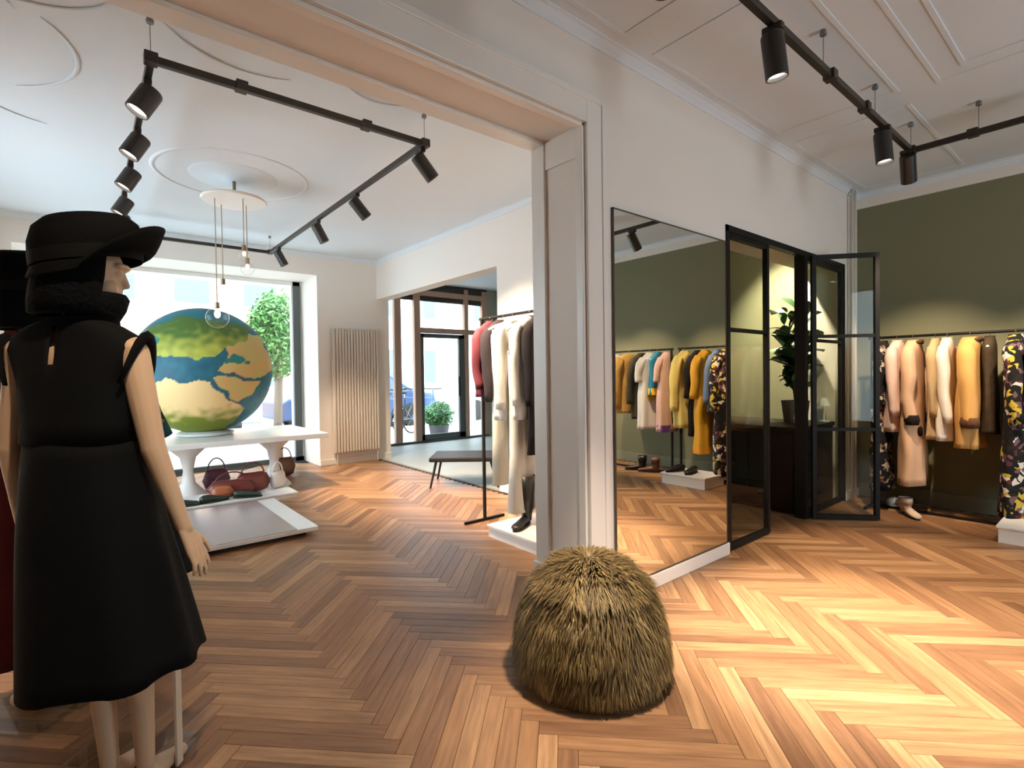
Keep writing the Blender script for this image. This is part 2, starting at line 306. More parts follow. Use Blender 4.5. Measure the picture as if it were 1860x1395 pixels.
# unseen rear window, added to bring daylight into the right-hand room
added_win2 = struct(thing('added_rear_window', 'added unseen rear window', 'window')); del added_win2['category']; del added_win2['label']
b = MB()
for x in (2.96, 4.34): b.box(x, x+.06, -3.12, -3.06, .4, 2.7)
b.box(2.96, 4.4, -3.12, -3.06, .4, .46).box(2.96, 4.4, -3.12, -3.06, 2.64, 2.7); b.build('window_frame', FR, added_win2)
for x in (3.02,): B('pane', M_glass, x, x+1.32, -3.095, -3.085, .46, 2.64, added_win2)
added_win3 = struct(thing('added_side_window', 'added unseen side window', 'window')); del added_win3['category']; del added_win3['label']  # out-of-view side window, added to brighten the left-hand room
b = MB(); b.box(-1.43, -1.37, 4.3, 4.36, .5, 2.7).box(-1.43, -1.37, 6.64, 6.7, .5, 2.7).box(-1.43, -1.37, 4.3, 6.7, .5, .56).box(-1.43, -1.37, 4.3, 6.7, 2.64, 2.7); b.build('window_frame', FR, added_win3)
B('pane', M_glass, -1.405, -1.395, 4.36, 6.64, .56, 2.64, added_win3)
# ------------------------------------------------------------------ entrance: wooden mullions, glazing, dark door leaf
YD = 9.0
door = struct(thing('door_1', 'entrance', 'door')); del door['category']; del door['label']
def fx(px): return at(px, 680, 'Y', YD).x
mull = [(fx(697), fx(701)), (fx(716), fx(728)), (fx(752), fx(763)), (fx(843), fx(850)), (fx(875), fx(884))]
for i, (x0, x1) in enumerate(mull): B('mullion', M_wood2 if i else FR, x0, x1, YD-.05, YD+.05, .006, 3.1, door, bevel=.004)
B('transom', M_wood2, mull[2][1], mull[4][0], YD-.055, YD+.055, 2.17, 2.27, door, bevel=.004)
B('head_rail', M_wood2, mull[1][1], mull[4][1], YD-.06, YD+.06, 2.90, 3.0, door, bevel=.004)
B('sill', FR, mull[0][0], mull[4][1], YD-.06, YD+.06, .006, .05, door)
B('header_panel', mat('dark_header', (.05, .045, .04), rough=.7), mull[0][0], 6.95, YD-.03, YD+.03, 3.0, ZC, door)
B('header_box', mat('dark_header', (.05, .045, .04)), mull[1][1], mull[4][0], YD+.0, YD+.05, 2.80, 2.90, door)
for i in range(4):
    x0, x1 = mull[i][1], mull[i+1][0]
    if i in (0, 1): B('pane', M_glass, x0, x1, YD-.004, YD+.004, .05, 2.95, door)
    elif i == 2: B('pane', M_glass, x0, x1, YD-.004, YD+.004, 2.27, 2.80, door)
    else: B('pane', M_glass, x0, x1, YD-.004, YD+.004, .05, 2.80, door)
leaf = MB(); x0, x1 = mull[2][1]+.005, mull[3][0]-.005
leaf.box(x0, x0+.07, YD-.03, YD+.03, .05, 2.16).box(x1-.13, x1, YD-.03, YD+.03, .05, 2.16).box(x0, x1, YD-.03, YD+.03, .05, .16).box(x0, x1, YD-.03, YD+.03, 2.08, 2.16)
lf = leaf.build('door_leaf', FR, door); B('pane', M_glass, x0+.07, x1-.13, YD-.004, YD+.004, .16, 2.08, lf)
MB().bar((x1-.16, YD-.07, .9), (x1-.16, YD-.07, 1.3), .025).build('door_handle', M_black, lf)
struct(B('wall_entrance_right', M_grey, mull[4][1], 6.95, YD-.05, YD+.1, 0, ZC))
struct(B('wall_facade_jamb', M_wall, 3.8, mull[0][0], YD-.05, YD+.1, 0, ZC))
cc = at(893, 510, 'X', 6.85)
t = thing('security_camera', 'small black camera high on the grey entrance wall', 'camera', (6.95, cc.y, cc.z))
MB().bar((0, 0, 0), (-.09, 0, 0), .03).build('bracket', M_black, t); MB().tube([(-.09, .06, .03), (-.12, -.1, -.05)], .045, 12).build('housing', M_black, t)
# ------------------------------------------------------------------ radiator
t = thing('radiator', 'tall beige panel radiator beside the shop window', 'radiator', (0, YF-.004, 0))
M_rad = mat('beige_radiator_enamel', (0.66, 0.58, 0.50), rough=.45, var=.03)
RX0, RX1, RZ0, RZ1 = 2.845, 3.575, .17, 2.06
B('back_panel', M_rad, RX0, RX1, -.055, -.025, RZ0, RZ1, t, bevel=.006)
rib = MB(); nr = 16; wd = (RX1-RX0)/nr
rib.box(-wd*.36, wd*.36, -.085, -.055, RZ0+.01, RZ1-.01); rme = None
for i in range(nr):
    if rme is None: o = rib.build('rib', M_rad, t, bevel=.006); rme = o.data
    else:
        o2 = o.copy(); COL.objects.link(o2); o2.parent = t; o2.location = (RX0+wd*(i+.5), 0, 0)
o.location = (RX0+wd*.5, 0, 0)
MB().tube([(RX1-.03, -.06, RZ0), (RX1-.03, -.06, .0)], .011, 8).build('pipe', M_rad, t); MB().tube([(RX0+.05, -.06, RZ0), (RX0+.05, -.06, .0)], .011, 8).build('pipe', M_rad, t)
for x in (RX0+.1, RX1-.1): MB().bar((x, -.03, 1.9), (x, 0, 1.9), .03).build('bracket', M_rad, t)
# heating pipes in the corner by the green wall
pp = at(1547, 800, 'Y', YW-.05)
for dx in (0, .07):
    o = MB().tube([(5.985+dx, YW-.05, 0), (5.985+dx, YW-.05, ZC)], .013, 10).build('heating_pipe', mat('cream_pipe_paint', (.74, .66, .56), rough=.4), smooth=True)
    tag(o, 'cream heating pipe in the corner, the one ' + ('nearer the glass screen' if dx == 0 else 'nearer the green wall'), 'pipe', 'vertical heating pipes')
# ------------------------------------------------------------------ tracks and spotlights
ZT = 2.94
def track(name, label, segs, nodes, wires, closedbox=True):
    t = thing(name, label, 'light track', (0, 0, 0))
    for a, b_ in segs: MB().bar((*a, ZT), (*b_, ZT), .034, .038).build('rail', M_track, t, bevel=.003)
    for x, y in nodes: MB().box(x-.03, x+.03, y-.03, y+.03, ZT-.024, ZT+.03).build('connector', M_track, t, bevel=.004)
    for x, y in wires:
        MB().tube([(x, y, ZT+.02), (x, y, ZC)], .0022, 6).build('suspension_wire', mat('steel_wire', (.25, .24, .23), rough=.4, metal=.8), t)
        MB().lathe([(.0, 0), (.016, 0), (.018, .012), (.012, .03), (0, .03)], 10, (x, y, ZC-.03)).build('ceiling_fixing', mat('steel_wire', (.25, .24, .23)), t)
    return t
TX0, TX1, TY0, TY1 = .285, 1.858, 3.19, 7.14
track('rectangular_light_track', 'black rectangular lighting track hung under the ceiling of the window room', [((TX0, TY0), (TX1, TY0)), ((TX1, TY0), (TX1, TY1)), ((TX0, TY1), (TX1, TY1)), ((TX0, TY0), (TX0, TY1))],
      [(TX0, TY0), (TX1, TY0), (TX1, TY1), (TX0, TY1), (.70, TY0), (1.43, TY0)], [(TX0, TY0), (TX1, TY0), (TX1, TY1), (TX0, TY1)])
RX1_, RY1_ = 4.76, 1.098
track('cornered_light_track', 'black lighting track turning a corner above the fur pouf room', [((-1.4, RY1_), (RX1_, RY1_)), ((RX1_, -2.2), (RX1_, RY1_)), ((-1.4, -2.2), (-1.4, RY1_)), ((-1.4, -2.2), (RX1_, -2.2))],
      [(RX1_, RY1_), (RX1_, -2.2), (-1.4, RY1_), (-1.4, -2.2), (3.75, RY1_), (3.2, RY1_), (RX1_, .75)], [(RX1_, RY1_), (3.1, RY1_), (3.95, RY1_), (RX1_, .72), (-1.4, RY1_), (-1.4, -2.2), (RX1_, -2.2)])
def spotlight(x, y, aim, label, group, r=.05, L=.19, power=1.0, size=58, col=SPOT_COL, blend=.7):
    t = thing('track_spotlight', label, 'spotlight', (x, y, ZT), 0, group)
    MB().box(-.018, .018, -.045, .045, -.045, -.015).build('track_adapter', M_track, t, bevel=.003)
    d = (Vector(aim)-Vector((x, y, ZT-.13))).normalized()
    MB().tube([(0, 0, -.04), (0, 0, -.09)], .012, 10).build('arm', M_track, t, smooth=True)
    c = Vector((0, 0, -.10)) + d*(-.045); e = c + d*L
    b = MB(); u = Vector((0, 0, 1)) if abs(d.z) < .9 else Vector((1, 0, 0)); xx = d.cross(u).normalized(); yy = d.cross(xx)
    def ring(p, rr): return [p+xx*rr*math.cos(2*PI*j/24)+yy*rr*math.sin(2*PI*j/24) for j in range(24)]
    b.loft([ring(c, r*.92), ring(c+d*.01, r), ring(e-d*.004, r), ring(e, r*.97), ring(e, r*.86), ring(e-d*.02, r*.82)], True, False); b.build('housing', M_track, t)
    b = MB(); b.loft([ring(e-d*.02, r*.82), ring(e-d*.0165, r*.5), ring(e-d*.016, r*.1)], False, True); b.build('lens', M_lens, t)
    l = bpy.data.lights.new('spot_lamp', 'SPOT'); l.energy = SPOT_W*power; l.color = col; l.spot_size = math.radians(size); l.spot_blend = blend; l.shadow_soft_size = .035
    lo = bpy.data.objects.new('spot_lamp', l); COL.objects.link(lo); lo.parent = t; lo.location = e+d*.004; lo.rotation_euler = d.to_track_quat('-Z', 'Y').to_euler()
    return t
for i, (px, py) in enumerate([(255, 180), (248, 265), (236, 325), (228, 375), (232, 402)]):
    y = at(px, py, 'Z', 2.82).y
    spotlight(TX0, y, (-.75, y-.05, .9), ['nearest black spotlight on the left rail, beside the track corner', 'second black spotlight from the near corner on the left rail', 'third black spotlight from the near corner on the left rail', 'fourth black spotlight on the left rail, just above the black hat', 'farthest black spotlight on the left rail, behind the hat'][i], 'spotlights on the left rail', r=.058, L=.15, power=1.0)
for i, (px, py) in enumerate([(752, 285), (650, 375), (568, 418), (503, 465)]):
    y = at(px, py, 'Z', 2.82).y; y = max(y, TY0+.06)
    spotlight(TX1, y, (3.2, y-.25, 1.2 if i < 2 else .2), ['near black spotlight hanging by the right corner of the rectangular track', 'second black spotlight along the receding right rail', 'third black spotlight along the receding right rail', 'far black spotlight at the back corner of the rectangular track'][i], 'spotlights on the right rail', power=2.0, size=74)
spotlight(2.50, RY1_, (2.86, .92, 0), 'large lit black spotlight nearest the top edge of the picture', 'spotlights above the pouf room', L=.2, power=4.6, size=46, col=(1, .88, .74))
spotlight(4.10, RY1_, (4.02, .85, 0), 'lit black spotlight halfway along the track above the glass door', 'spotlights above the pouf room', L=.2, power=1.7, size=56)
spotlight(4.68, RY1_, (6.1, 1.32, .85), 'unlit-looking black spotlight at the corner of the track', 'spotlights above the pouf room', L=.2, power=1.0)
for y, aim in [(.15, (6.1, .35, .8)), (-.75, (6.1, -.75, .9)), (-1.6, (6.1, -1.4, .8))]:
    spotlight(RX1_, y, aim, {.15: 'black spotlight seen in the mirror aimed at the yellow clothes', -.75: 'black spotlight on the side rail aimed at the second clothes rack', -1.6: 'black spotlight farthest along the side rail'}[y], 'spotlights on the side rail', L=.2, power=.9)
for x in (.2, 1.35):
    spotlight(x, RY1_, (.12, 2.0, 1.0) if x < 1 else (6.2, 1.02, .55), 'black spotlight on the track overhead ' + ('behind the black dress' if x < 1 else 'in front of the pouf'), 'spotlights overhead', L=.2, power=.42 if x < 1 else 2.2, size=58 if x < 1 else 34)
spotlight(1.62, RY1_, (1.9, .95, 0), 'black spotlight on the track overhead, straight above the pouf', 'spotlights overhead', L=.2, power=2.2, size=60, col=(1, .86, .70))
spotlight(3.2, -2.2, (3.3, -.6, 0), 'black spotlight on the far side of the cornered track', 'spotlights overhead', L=.2, power=1.0)
# back room lamp
t = thing('ceiling_downlight', 'black ceiling downlight washing the green wall above the plant', 'downlight', (5.55, 2.55, ZC))
MB().tube([(0, 0, 0), (0, 0, -.16)], .05, 18).build('housing', M_track, t); MB().tube([(0, 0, -.16), (0, 0, -.162)], .04, 18).build('lens', M_lens, t)
l = bpy.data.lights.new('spot_lamp', 'SPOT'); l.energy = 420; l.color = (1.0, .86, .62); l.spot_size = math.radians(80); l.spot_blend = .8; l.shadow_soft_size = .04
lo = bpy.data.objects.new('spot_lamp', l); COL.objects.link(lo); lo.parent = t; lo.location = (0, 0, -.17); lo.rotation_euler = Vector((.62, -.05, -1.25)).to_track_quat('-Z', 'Y').to_euler()
# ------------------------------------------------------------------ pendant with glass globes
t = thing('pendant_lamp', 'brass pendant with clear glass globes hanging from the ceiling rose', 'pendant lamp', (RX, RY, 0))
M_brass = mat('aged_brass', (.30, .22, .14), rough=.35, metal=.7)
MB().tube([(0, 0, ZC-.04), (0, 0, ZC-.21)], .014, 10).build('rod', M_brass, t, smooth=True)
MB().lathe([(0, .012), (.26, .012), (.272, 0), (.26, -.012), (0, -.012)], 40, (0, 0, ZC-.21)).build('plate', mat('cream_lacquer', (.78, .72, .64), rough=.3), t)
M_bulbglass = glass_mat('globe_glass', (.985, .98, .97), ior=1.35); M_cord = mat('tan_cord', (.40, .30, .20), rough=.7)
def world_off(px, py):
    p = at(px, py, 'Y', RY); return p.x-RX, p.z
for px, py, dy, r in [(395, 577, 0, .095), (452, 487, .05, .06), (437, 470, -.14, .055), (412, 520, .16, .05)]:
    xo, z = world_off(px, py)
    c = MB().tube([(xo, dy, ZC-.22), (xo, dy, z+r+.03)], .0045, 6).build('cord', M_cord, t)
    MB().lathe([(0, .05), (.018, .05), (.02, 0), (0, 0)], 12, (xo, dy, z+r-.01)).build('socket', M_brass, t)
    g = MB().ellipsoid((xo, dy, z), (r, r, r), 24, 14).build('glass_globe', M_bulbglass, t, smooth=True)
    MB().ellipsoid((xo, dy, z+r*.35), (r*.28, r*.28, r*.4), 12, 8).build('bulb', mat('warm_bulb', (1, .8, .6), emit=(1, .75, .5), estr=1.6), g, smooth=True)
# ------------------------------------------------------------------ mirror and glazed screen
t = thing('wall_mirror', 'large wall mirror reflecting yellow clothes, leaning flush on the baseboard', 'mirror', (0, YW, 0))
MX0, MX1, MZ1 = 2.305, 3.548, 2.255
B('mirror_glass', M_mirror, MX0+.008, MX1-.008, -.014, -.011, .095, MZ1-.008, t)
M_mf = mat('thin_dark_mirror_edge', (.11, .08, .055), rough=.4, metal=.3)
b = MB(); b.box(MX0, MX0+.008, -.016, -.003, .088, MZ1).box(MX1-.008, MX1, -.016, -.003, .088, MZ1).box(MX0, MX1, -.016, -.003, MZ1-.008, MZ1).box(MX0, MX1, -.016, -.003, .088, .096); b.build('frame', M_mf, t)
B('backing', M_mf, MX0+.008, MX1-.008, -.011, -.003, .095, MZ1-.008, t)
def glazed(name, label, x0, x1, zmid, loc=(0, YW, 0), rz=0, base=True, st=.036, lower=None):
    t = thing(name, label, 'glass door' if 'leaf' in name else 'glass screen', loc, rz); y0, y1 = -.02, .02; z0, z1 = .012, GZ-.045
    for xs in ((x0, x0+st), (x1-st, x1)): B('stile', M_black, *xs, y0, y1, z0, z1, t, bevel=.002)
    B('top_rail', M_black, x0+st, x1-st, y0, y1, z1-st, z1, t); B('bottom_rail', M_black, x0+st, x1-st, y0, y1, z0, z0+st, t)
    bars = [zmid] + ([lower] if lower else [])
    for zb in bars: B('glazing_bar', M_black, x0+st, x1-st, y0+.005, y1-.005, zb-.014, zb+.014, t)
    zs = [z0+st] + sorted(bars) + [z1-st]
    for i in range(len(zs)-1):
        B('pane', M_dglass, x0+st, x1-st, -.003, .003, zs[i]+(.014 if i else 0), zs[i+1]-(.014 if i+2 < len(zs) else 0), t)
    return t
YS = YW+.02
glazed('glass_door_leaf', 'closed black-framed glass door leaf next to the mirror', GX0+.03, 4.26, 1.63, (0, YS, 0))
glazed('fixed_glass_screen', 'black-framed fixed glass screen in front of the dark desk and plant', 4.96, GX1-.02, 1.60, (0, YS, 0), lower=None)
b = MB(); b.box(GX0, GX1, YS-.03, YS+.03, GZ-.045, GZ).box(GX0, GX0+.03, YS-.03, YS+.03, 0, GZ).box(4.90, 4.96, YS-.04, YS+.05, 0, GZ-.04).box(GX1-.02, GX1, YS-.03, YS+.03, 0, GZ)
struct(b.build('trim_9', M_black))
he = fl(1592, 946); hg = Vector((4.94, YW-.025, 0)); dd = he-hg; ln = dd.length
glazed('glass_door_leaf', 'open black-framed glass door leaf swung out beside the clothes rack', .03, ln+.02, 1.62, (hg.x, hg.y, 0), math.atan2(dd.y, dd.x), lower=.80)
# dark desk behind the glass, with plant
t = thing('reception_desk', 'black-stained reception desk behind the glass screen', 'desk', (0, 0, 0))
B('body', M_desk, 5.0, 5.86, 2.0, 3.3, .0, .76, t, bevel=.004); B('desk_top', M_desk, 4.98, 5.88, 1.985, 3.33, .76, .80, t, bevel=.004)
for y in (2.03, 2.46, 2.89): B('front_panel', M_desk, 4.988, 5.0, y, y+.40, .05, .72, t)
# fiddle leaf plant
def leaf_mesh():
    b = MB(); rows = []; n = 6
    for i in range(n+1):
        s = i/n; wv = .34*math.sin(PI*min(1, s*.92+.06))**.8*(0.62+.5*s) if 0 < i < n else .02
        z = .18*math.sin(s*PI*.8)
        rows.append([(-wv, s, z+.06*wv), (0, s, z-.05), (wv, s, z+.06*wv)])
    v = [p for r in rows for p in r]; f = []
    for i in range(n):
        for j in range(2): f.append((i*3+j, i*3+j+1, i*3+j+4, i*3+j+3))
    b.add(v, f); me = b.mesh('leaf', True); return me
LEAF = leaf_mesh(); LEAF.materials.append(mat('glossy_green_leaf', (.050, .125, .028), rough=.35, var=.45, scale=2.5))
LEAF2 = LEAF.copy(); LEAF2.materials.clear(); LEAF2.materials.append(mat('dark_green_leaf', (.022, .058, .018), rough=.4, var=.4, scale=2.5))
def plant(name, label, loc, stems, leaves, lsize, pot_r, pot_h, pot_m, spread, height, lm=(LEAF, LEAF2), seed=1):
    rnd = random.Random(seed); t = thing(name, label, 'plant', loc)
    pt = MB().lathe([(0, 0), (pot_r*.8, 0), (pot_r, pot_h), (pot_r*.9, pot_h), (pot_r*.85, pot_h*.86), (0, pot_h*.86)], 24).build('pot', pot_m, t, smooth=False)
    MB().lathe([(0, 0), (pot_r*.84, 0), (pot_r*.84, .01), (0, .012)], 20, (0, 0, pot_h*.87)).build('soil', mat('dark_soil', (.02, .014, .01), rough=1), pt)
    for k in range(stems):
        a = 2*PI*k/stems+rnd.random(); sp = spread*(.35+.65*rnd.random()); hh = height*(.62+.38*rnd.random()) if k else height
        pts = [Vector((math.cos(a)*sp*(i/6)**1.3, (math.sin(a)*sp*(.5 if math.sin(a) < 0 else 1))*(i/6)**1.3, pot_h*.85+(hh-pot_h*.85)*i/6)) for i in range(7)]
        MB().tube(pts, [.011-.0012*i for i in range(7)], 6).build('stem', mat('brown_bark', (.09, .055, .03), rough=.9), t)
        for j in range(leaves):
            s = .22+.78*(j+.5)/leaves; i = min(5, int(s*6)); p = pts[i].lerp(pts[i+1], s*6-i)
            o = bpy.data.objects.new('leaf', lm[rnd.random() < .5]); COL.objects.link(o); o.parent = t
            sz = lsize*(.65+.6*rnd.random()); o.location = p; o.scale = (sz, sz, sz)
            o.rotation_euler = (math.radians(rnd.uniform(-15, 65)), rnd.uniform(-.4, .4), j*2.4+rnd.uniform(-.5, .5)+a)
            for _ in range(12):      # leaves turn away from the glass screen and the wall corner
                tips = [Vector(loc)+p+o.rotation_euler.to_matrix()@Vector(v)*sz for v in ((0, 1, .1), (.3, .6, .2), (-.3, .6, .2))]
                if all(v.y > 1.97 and not (v.x > 5.86 and v.y < 2.32) for v in tips): break
                o.rotation_euler.z += .55
    return t
plant('potted_fig_plant', 'leafy potted fig plant on the black desk behind glass', (5.54, 2.23, .80), 8, 14, .20, .13, .22, mat('dark_clay_pot', (.12, .10, .085), rough=.7), .25, 1.18, seed=4)
# small things on the desk
t = thing('small_vase', 'small cream vase on the black desk corner beside the glass door', 'vase', (5.35, 2.12, .80))
MB().lathe([(0, 0), (.035, 0), (.05, .06), (.03, .13), (.02, .17), (.026, .19), (.018, .19), (.012, .16), (0, .15)], 20).build('body', mat('cream_ceramic', (.7, .66, .5), rough=.3), t, smooth=True)
MB().lathe([(.028, .0), (.028, .006), (.018, .006)], 20, (0, 0, .188)).build('rim', mat('cream_ceramic', (.7, .66, .5)), t)
t = thing('desk_lamp', 'small white lamp on the black desk beside the potted plant', 'lamp', (5.80, 2.06, .80))
MB().lathe([(0, 0), (.05, 0), (.05, .012), (0, .012)], 18).build('base', M_white, t); MB().tube([(0, 0, .01), (0, 0, .19)], .007, 8).build('pole', M_white, t)
MB().lathe([(.055, .16), (.03, .24), (.0, .245)], 20, cap=False).build('shade', mat('white_shade', (.85, .83, .78), rough=.6), t, smooth=True)
# ------------------------------------------------------------------ fur pouf
PX, PY = 1.72, 1.565
t = thing('fur_pouf', 'shaggy olive-brown fur pouf on the herringbone floor', 'pouf', (PX, PY, 0))
prof = [(0, .012), (.27, .012), (.305, .03), (.325, .10), (.315, .20), (.29, .30), (.245, .40), (.17, .462), (.08, .485), (0, .488)]
M_furb = mat('olive_fur_base', (.13, .085, .028), rough=1)
MB().lathe(prof, 32).build('cushion', M_furb, t, smooth=True)
def fur_mat():
    m = bpy.data.materials.new('olive_fur'); m.use_nodes = True; nt = m.node_tree; b = nt.nodes['Principled BSDF']; a = nt.nodes.new('ShaderNodeAttribute'); a.attribute_name = 'tint'
    r = nt.nodes.new('ShaderNodeValToRGB'); e = r.color_ramp.elements; e[0].color = (.075, .046, .015, 1); e[1].color = (.42, .29, .115, 1); x = e.new(.5); x.color = (.19, .123, .042, 1)
    nt.links.new(a.outputs['Fac'], r.inputs[0]); nt.links.new(r.outputs[0], b.inputs['Base Color']); b.inputs['Roughness'].default_value = .6; b.inputs['Specular IOR Level'].default_value = .3; return m
rnd = random.Random(3); V, Fc, T = [], [], []
def prof_at(s):
    s = s*(len(prof)-2)+1; i = min(int(s), len(prof)-2); f_ = s-i; a_, b_ = prof[i], prof[i+1]; return a_[0]+(b_[0]-a_[0])*f_, a_[1]+(b_[1]-a_[1])*f_, b_[0]-a_[0], b_[1]-a_[1]
cnt = 0
while cnt < 26000:
    s = rnd.random(); r, z, dr, dz = prof_at(s)
    if rnd.random() > (r+.02)/.34: continue
    cnt += 1
    a_ = rnd.random()*2*PI; rad = Vector((math.cos(a_), math.sin(a_), 0)); n_ = (rad*dz - Vector((0, 0, 1))*dr).normalized(); tang = Vector((-rad.y, rad.x, 0))
    down = (Vector((0, 0, -1)) + rad*(.1+.6*max(0, min(1, (z-.12)/.33)))); down = (down - n_*down.dot(n_)).normalized() if z < .47 else rad
    clump = noise.noise(Vector((rad.x*4, rad.y*4, z*9)))
    d = (n_*(.30+.25*rnd.random()) + down*(.9) + tang*(clump*.9+rnd.uniform(-.25, .25))).normalized()
    L_ = rnd.uniform(.045, .085); p = rad*r+Vector((0, 0, z)); wv = d.cross(n_).normalized()*rnd.uniform(.0016, .0032)
    q = p+d*L_*.55+n_*.004; e = p+d*L_+Vector((0, 0, -.012))
    if e.z < .004: e.z = .004+rnd.random()*.006
    if q.z < .006: q.z = .006+rnd.random()*.006
    b = len(V); V += [p-wv, p+wv, q+wv*.8, q-wv*.8, e]; Fc += [(b, b+1, b+2, b+3), (b+3, b+2, b+4)]
    tv = min(1, max(0, .42+.55*clump+rnd.uniform(-.3, .3))); T += [tv]*5
me = bpy.data.meshes.new('fur'); me.from_pydata([tuple(v) for v in V], [], Fc); me.update(); me.materials.append(fur_mat()); a = me.attributes.new('tint', 'FLOAT', 'POINT'); a.data.foreach_set('value', T)
o = bpy.data.objects.new('fur', me); COL.objects.link(o); o.parent = t; o['kind'] = 'stuff'
MB().lathe([(0, 0), (.014, .0), (.016, .006), (.01, .012), (0, .013)], 14, (0, 0, .487)).build('button', mat('brown_button', (.05, .03, .015), rough=.5), t)
# ------------------------------------------------------------------ garments
M_hang = mat('white_hanger', (.82, .80, .76), rough=.4); M_hook = mat('chrome_hook', (.6, .6, .6), rough=.25, metal=1)
def hanger(t, w=.40, top=.075, m=None):
    b = MB(); pts = [Vector((-w/2, 0, -.055)), Vector((-w*.3, 0, -.02)), Vector((0, 0, .012)), Vector((w*.3, 0, -.02)), Vector((w/2, 0, -.055))]
    h = b.tube(pts, .011, 8, flat=1.0).build('hanger', m or M_hang, t, smooth=True)
    hk = [Vector((0, 0, .01)), Vector((0, 0, top-.03))] + [Vector((.018*math.sin(a*PI/5), 0, top-.012-.018*math.cos(a*PI/5))) for a in range(1, 8)]
    MB().tube(hk, .0028, 6).build('hook', M_hook, h)
def sec(x, y, z, n=28, fold=0., k=5, ph=0., sq=.8, nz=0.):
    R = []
    for j in range(n):
        a = 2*PI*j/n; c, s = math.cos(a), math.sin(a); f = 1+fold*math.sin(k*a+ph)
        R.append((x*abs(c)**sq*(1 if c > 0 else -1)*f, y*abs(s)**sq*(1 if s > 0 else -1)*f, z))
    return R
def crumple(b, amp, seed, f=7.0):
    sv = Vector((seed*1.7, seed*.9, seed*2.3))
    b.v = [tuple(Vector(p)+Vector((n3.x, n3.y, n3.z*.3))*amp*(.25+min(1, max(0, -p[2]*1.4)))) for p in b.v for n3 in (noise.noise_vector(Vector((p[0]*f, p[1]*f*1.6, p[2]*f*.45))+sv),)]
    return b
def garment(name, label, cat, loc, rz, L, Wd=.40, T=.09, flare=1.1, m=None, sleeve=.58, sm=None, collar=None, cuff=None, fold=.06, group=None, hem=None, band=None, pockets=None, neck=True, hm=None, open_front=None, seed=0):
    """hung garment: local x = shoulder direction, z = 0 at the shoulder seam"""
    rnd = random.Random(seed+int(loc[1]*1000)); t = thing(name, label, cat, loc, rz, group); sm = sm or m
    hanger(t, Wd*.94, .075, hm); ph = rnd.random()*6; rings = []
    rings.append(sec(Wd*.13, T*.34, .035)); rings.append(sec(Wd*.22, T*.42, .018)); rings.append(sec(Wd*.42, T*.5, -.03)); rings.append(sec(Wd*.5, T*.52, -.07))
    T0 = T; n = 18; kf = rnd.choice((5, 6, 7)); sd = rnd.random()*20
    for i in range(1, n+1):
        s = i/n; ww = Wd*.5*(1-.06*math.sin(PI*min(1, s*2))+ (flare-1)*s); tt = T*(.52+.25*s*flare)
        rings.append(sec(ww, tt, -.07-(L-.07)*s, fold=fold*(.2+s), k=kf, ph=ph+s*.8))
    bd = crumple(MB().loft(rings, False, False), .018, sd).build('body', m, t, smooth=True, solid=.006)
    if hem: MB().loft([[(x*1.03, y*1.05, z) for x, y, z in sec(Wd*.5*(flare), T*(.52+.25*flare), -L+dz, fold=fold*1.2, k=kf, ph=ph+.8)] for dz in (0.0, .09)], False, False).build('hem_band', hem, bd, smooth=True)
    if band: MB().loft([sec(Wd*.5*1.01*(1+(flare-1)*.55), T*(.53+.25*.55*flare)*1.06, -.07-(L-.07)*s, fold=fold*.75, k=kf, ph=ph+s*.8) for s in (.52, .58)], False, False).build('belt', band, bd, smooth=True)
    if sleeve:
        for sx in (-1, 1):
            pts = [Vector((sx*Wd*.40, 0, -.045)), Vector((sx*Wd*.52, rnd.uniform(-.01, .01), -.12)), Vector((sx*(Wd*.56), -.015, -.3*sleeve-.08)), Vector((sx*(Wd*.57), -.02+rnd.uniform(-.02, .02), -.65*sleeve-.06)), Vector((sx*(Wd*.555), -.035, -sleeve-.05))]
            ts = max(T, .085); rr = [ts*.40, ts*.50, ts*.47, ts*.42, ts*.40]; pts, rr = [p for k in range(4) for p in (pts[k], pts[k].lerp(pts[k+1], .35), pts[k].lerp(pts[k+1], .7))]+[pts[4]], [r_ for k in range(4) for r_ in (rr[k], rr[k]*.65+rr[k+1]*.35, rr[k]*.3+rr[k+1]*.7)]+[rr[4]]
            s_ = crumple(MB().tube(pts, rr, 14, cap=False), .014, sd+sx, 13).build('sleeve', sm, t, smooth=True, solid=.004)
            if cuff: MB().tube([pts[-1]+Vector((0, 0, .075)), pts[-1]+Vector((0, 0, .03)), pts[-1]-Vector((0, 0, .012))], [ts*.46, ts*.54, ts*.47], 14).build('cuff', cuff, s_, smooth=True)
    if collar:
        MB().tube([(-.085, .0, -.01), (-.065, -T*.42, .012), (0, -T*.5, .02), (.065, -T*.42, .012), (.085, .0, -.01), (.055, T*.45, -.06), (.02, T*.52, -.12)], [.016, .022, .025, .022, .02, .018, .01], 10, flat=.8).build('collar', collar, t, smooth=True)
    elif neck:
        MB().tube([(Wd*.14*math.cos(a*PI/8), T*.36*math.sin(a*PI/8), .036) for a in range(17)], .008, 6).build('neckline', sm, t, smooth=True)
    if pockets:
        for sy in (-1, 1): MB().ellipsoid((sy*Wd*.28, -T*.66, -L*.62), (.06, .018, .05), 12, 8).build('pocket', pockets, t, smooth=True)
    if open_front: MB().bar((0.0, T*.60, -.05), (0.0, T*.80, -L), .02, .006, up=(0, 1, 0)).build('button_placket', open_front, t)
    return t
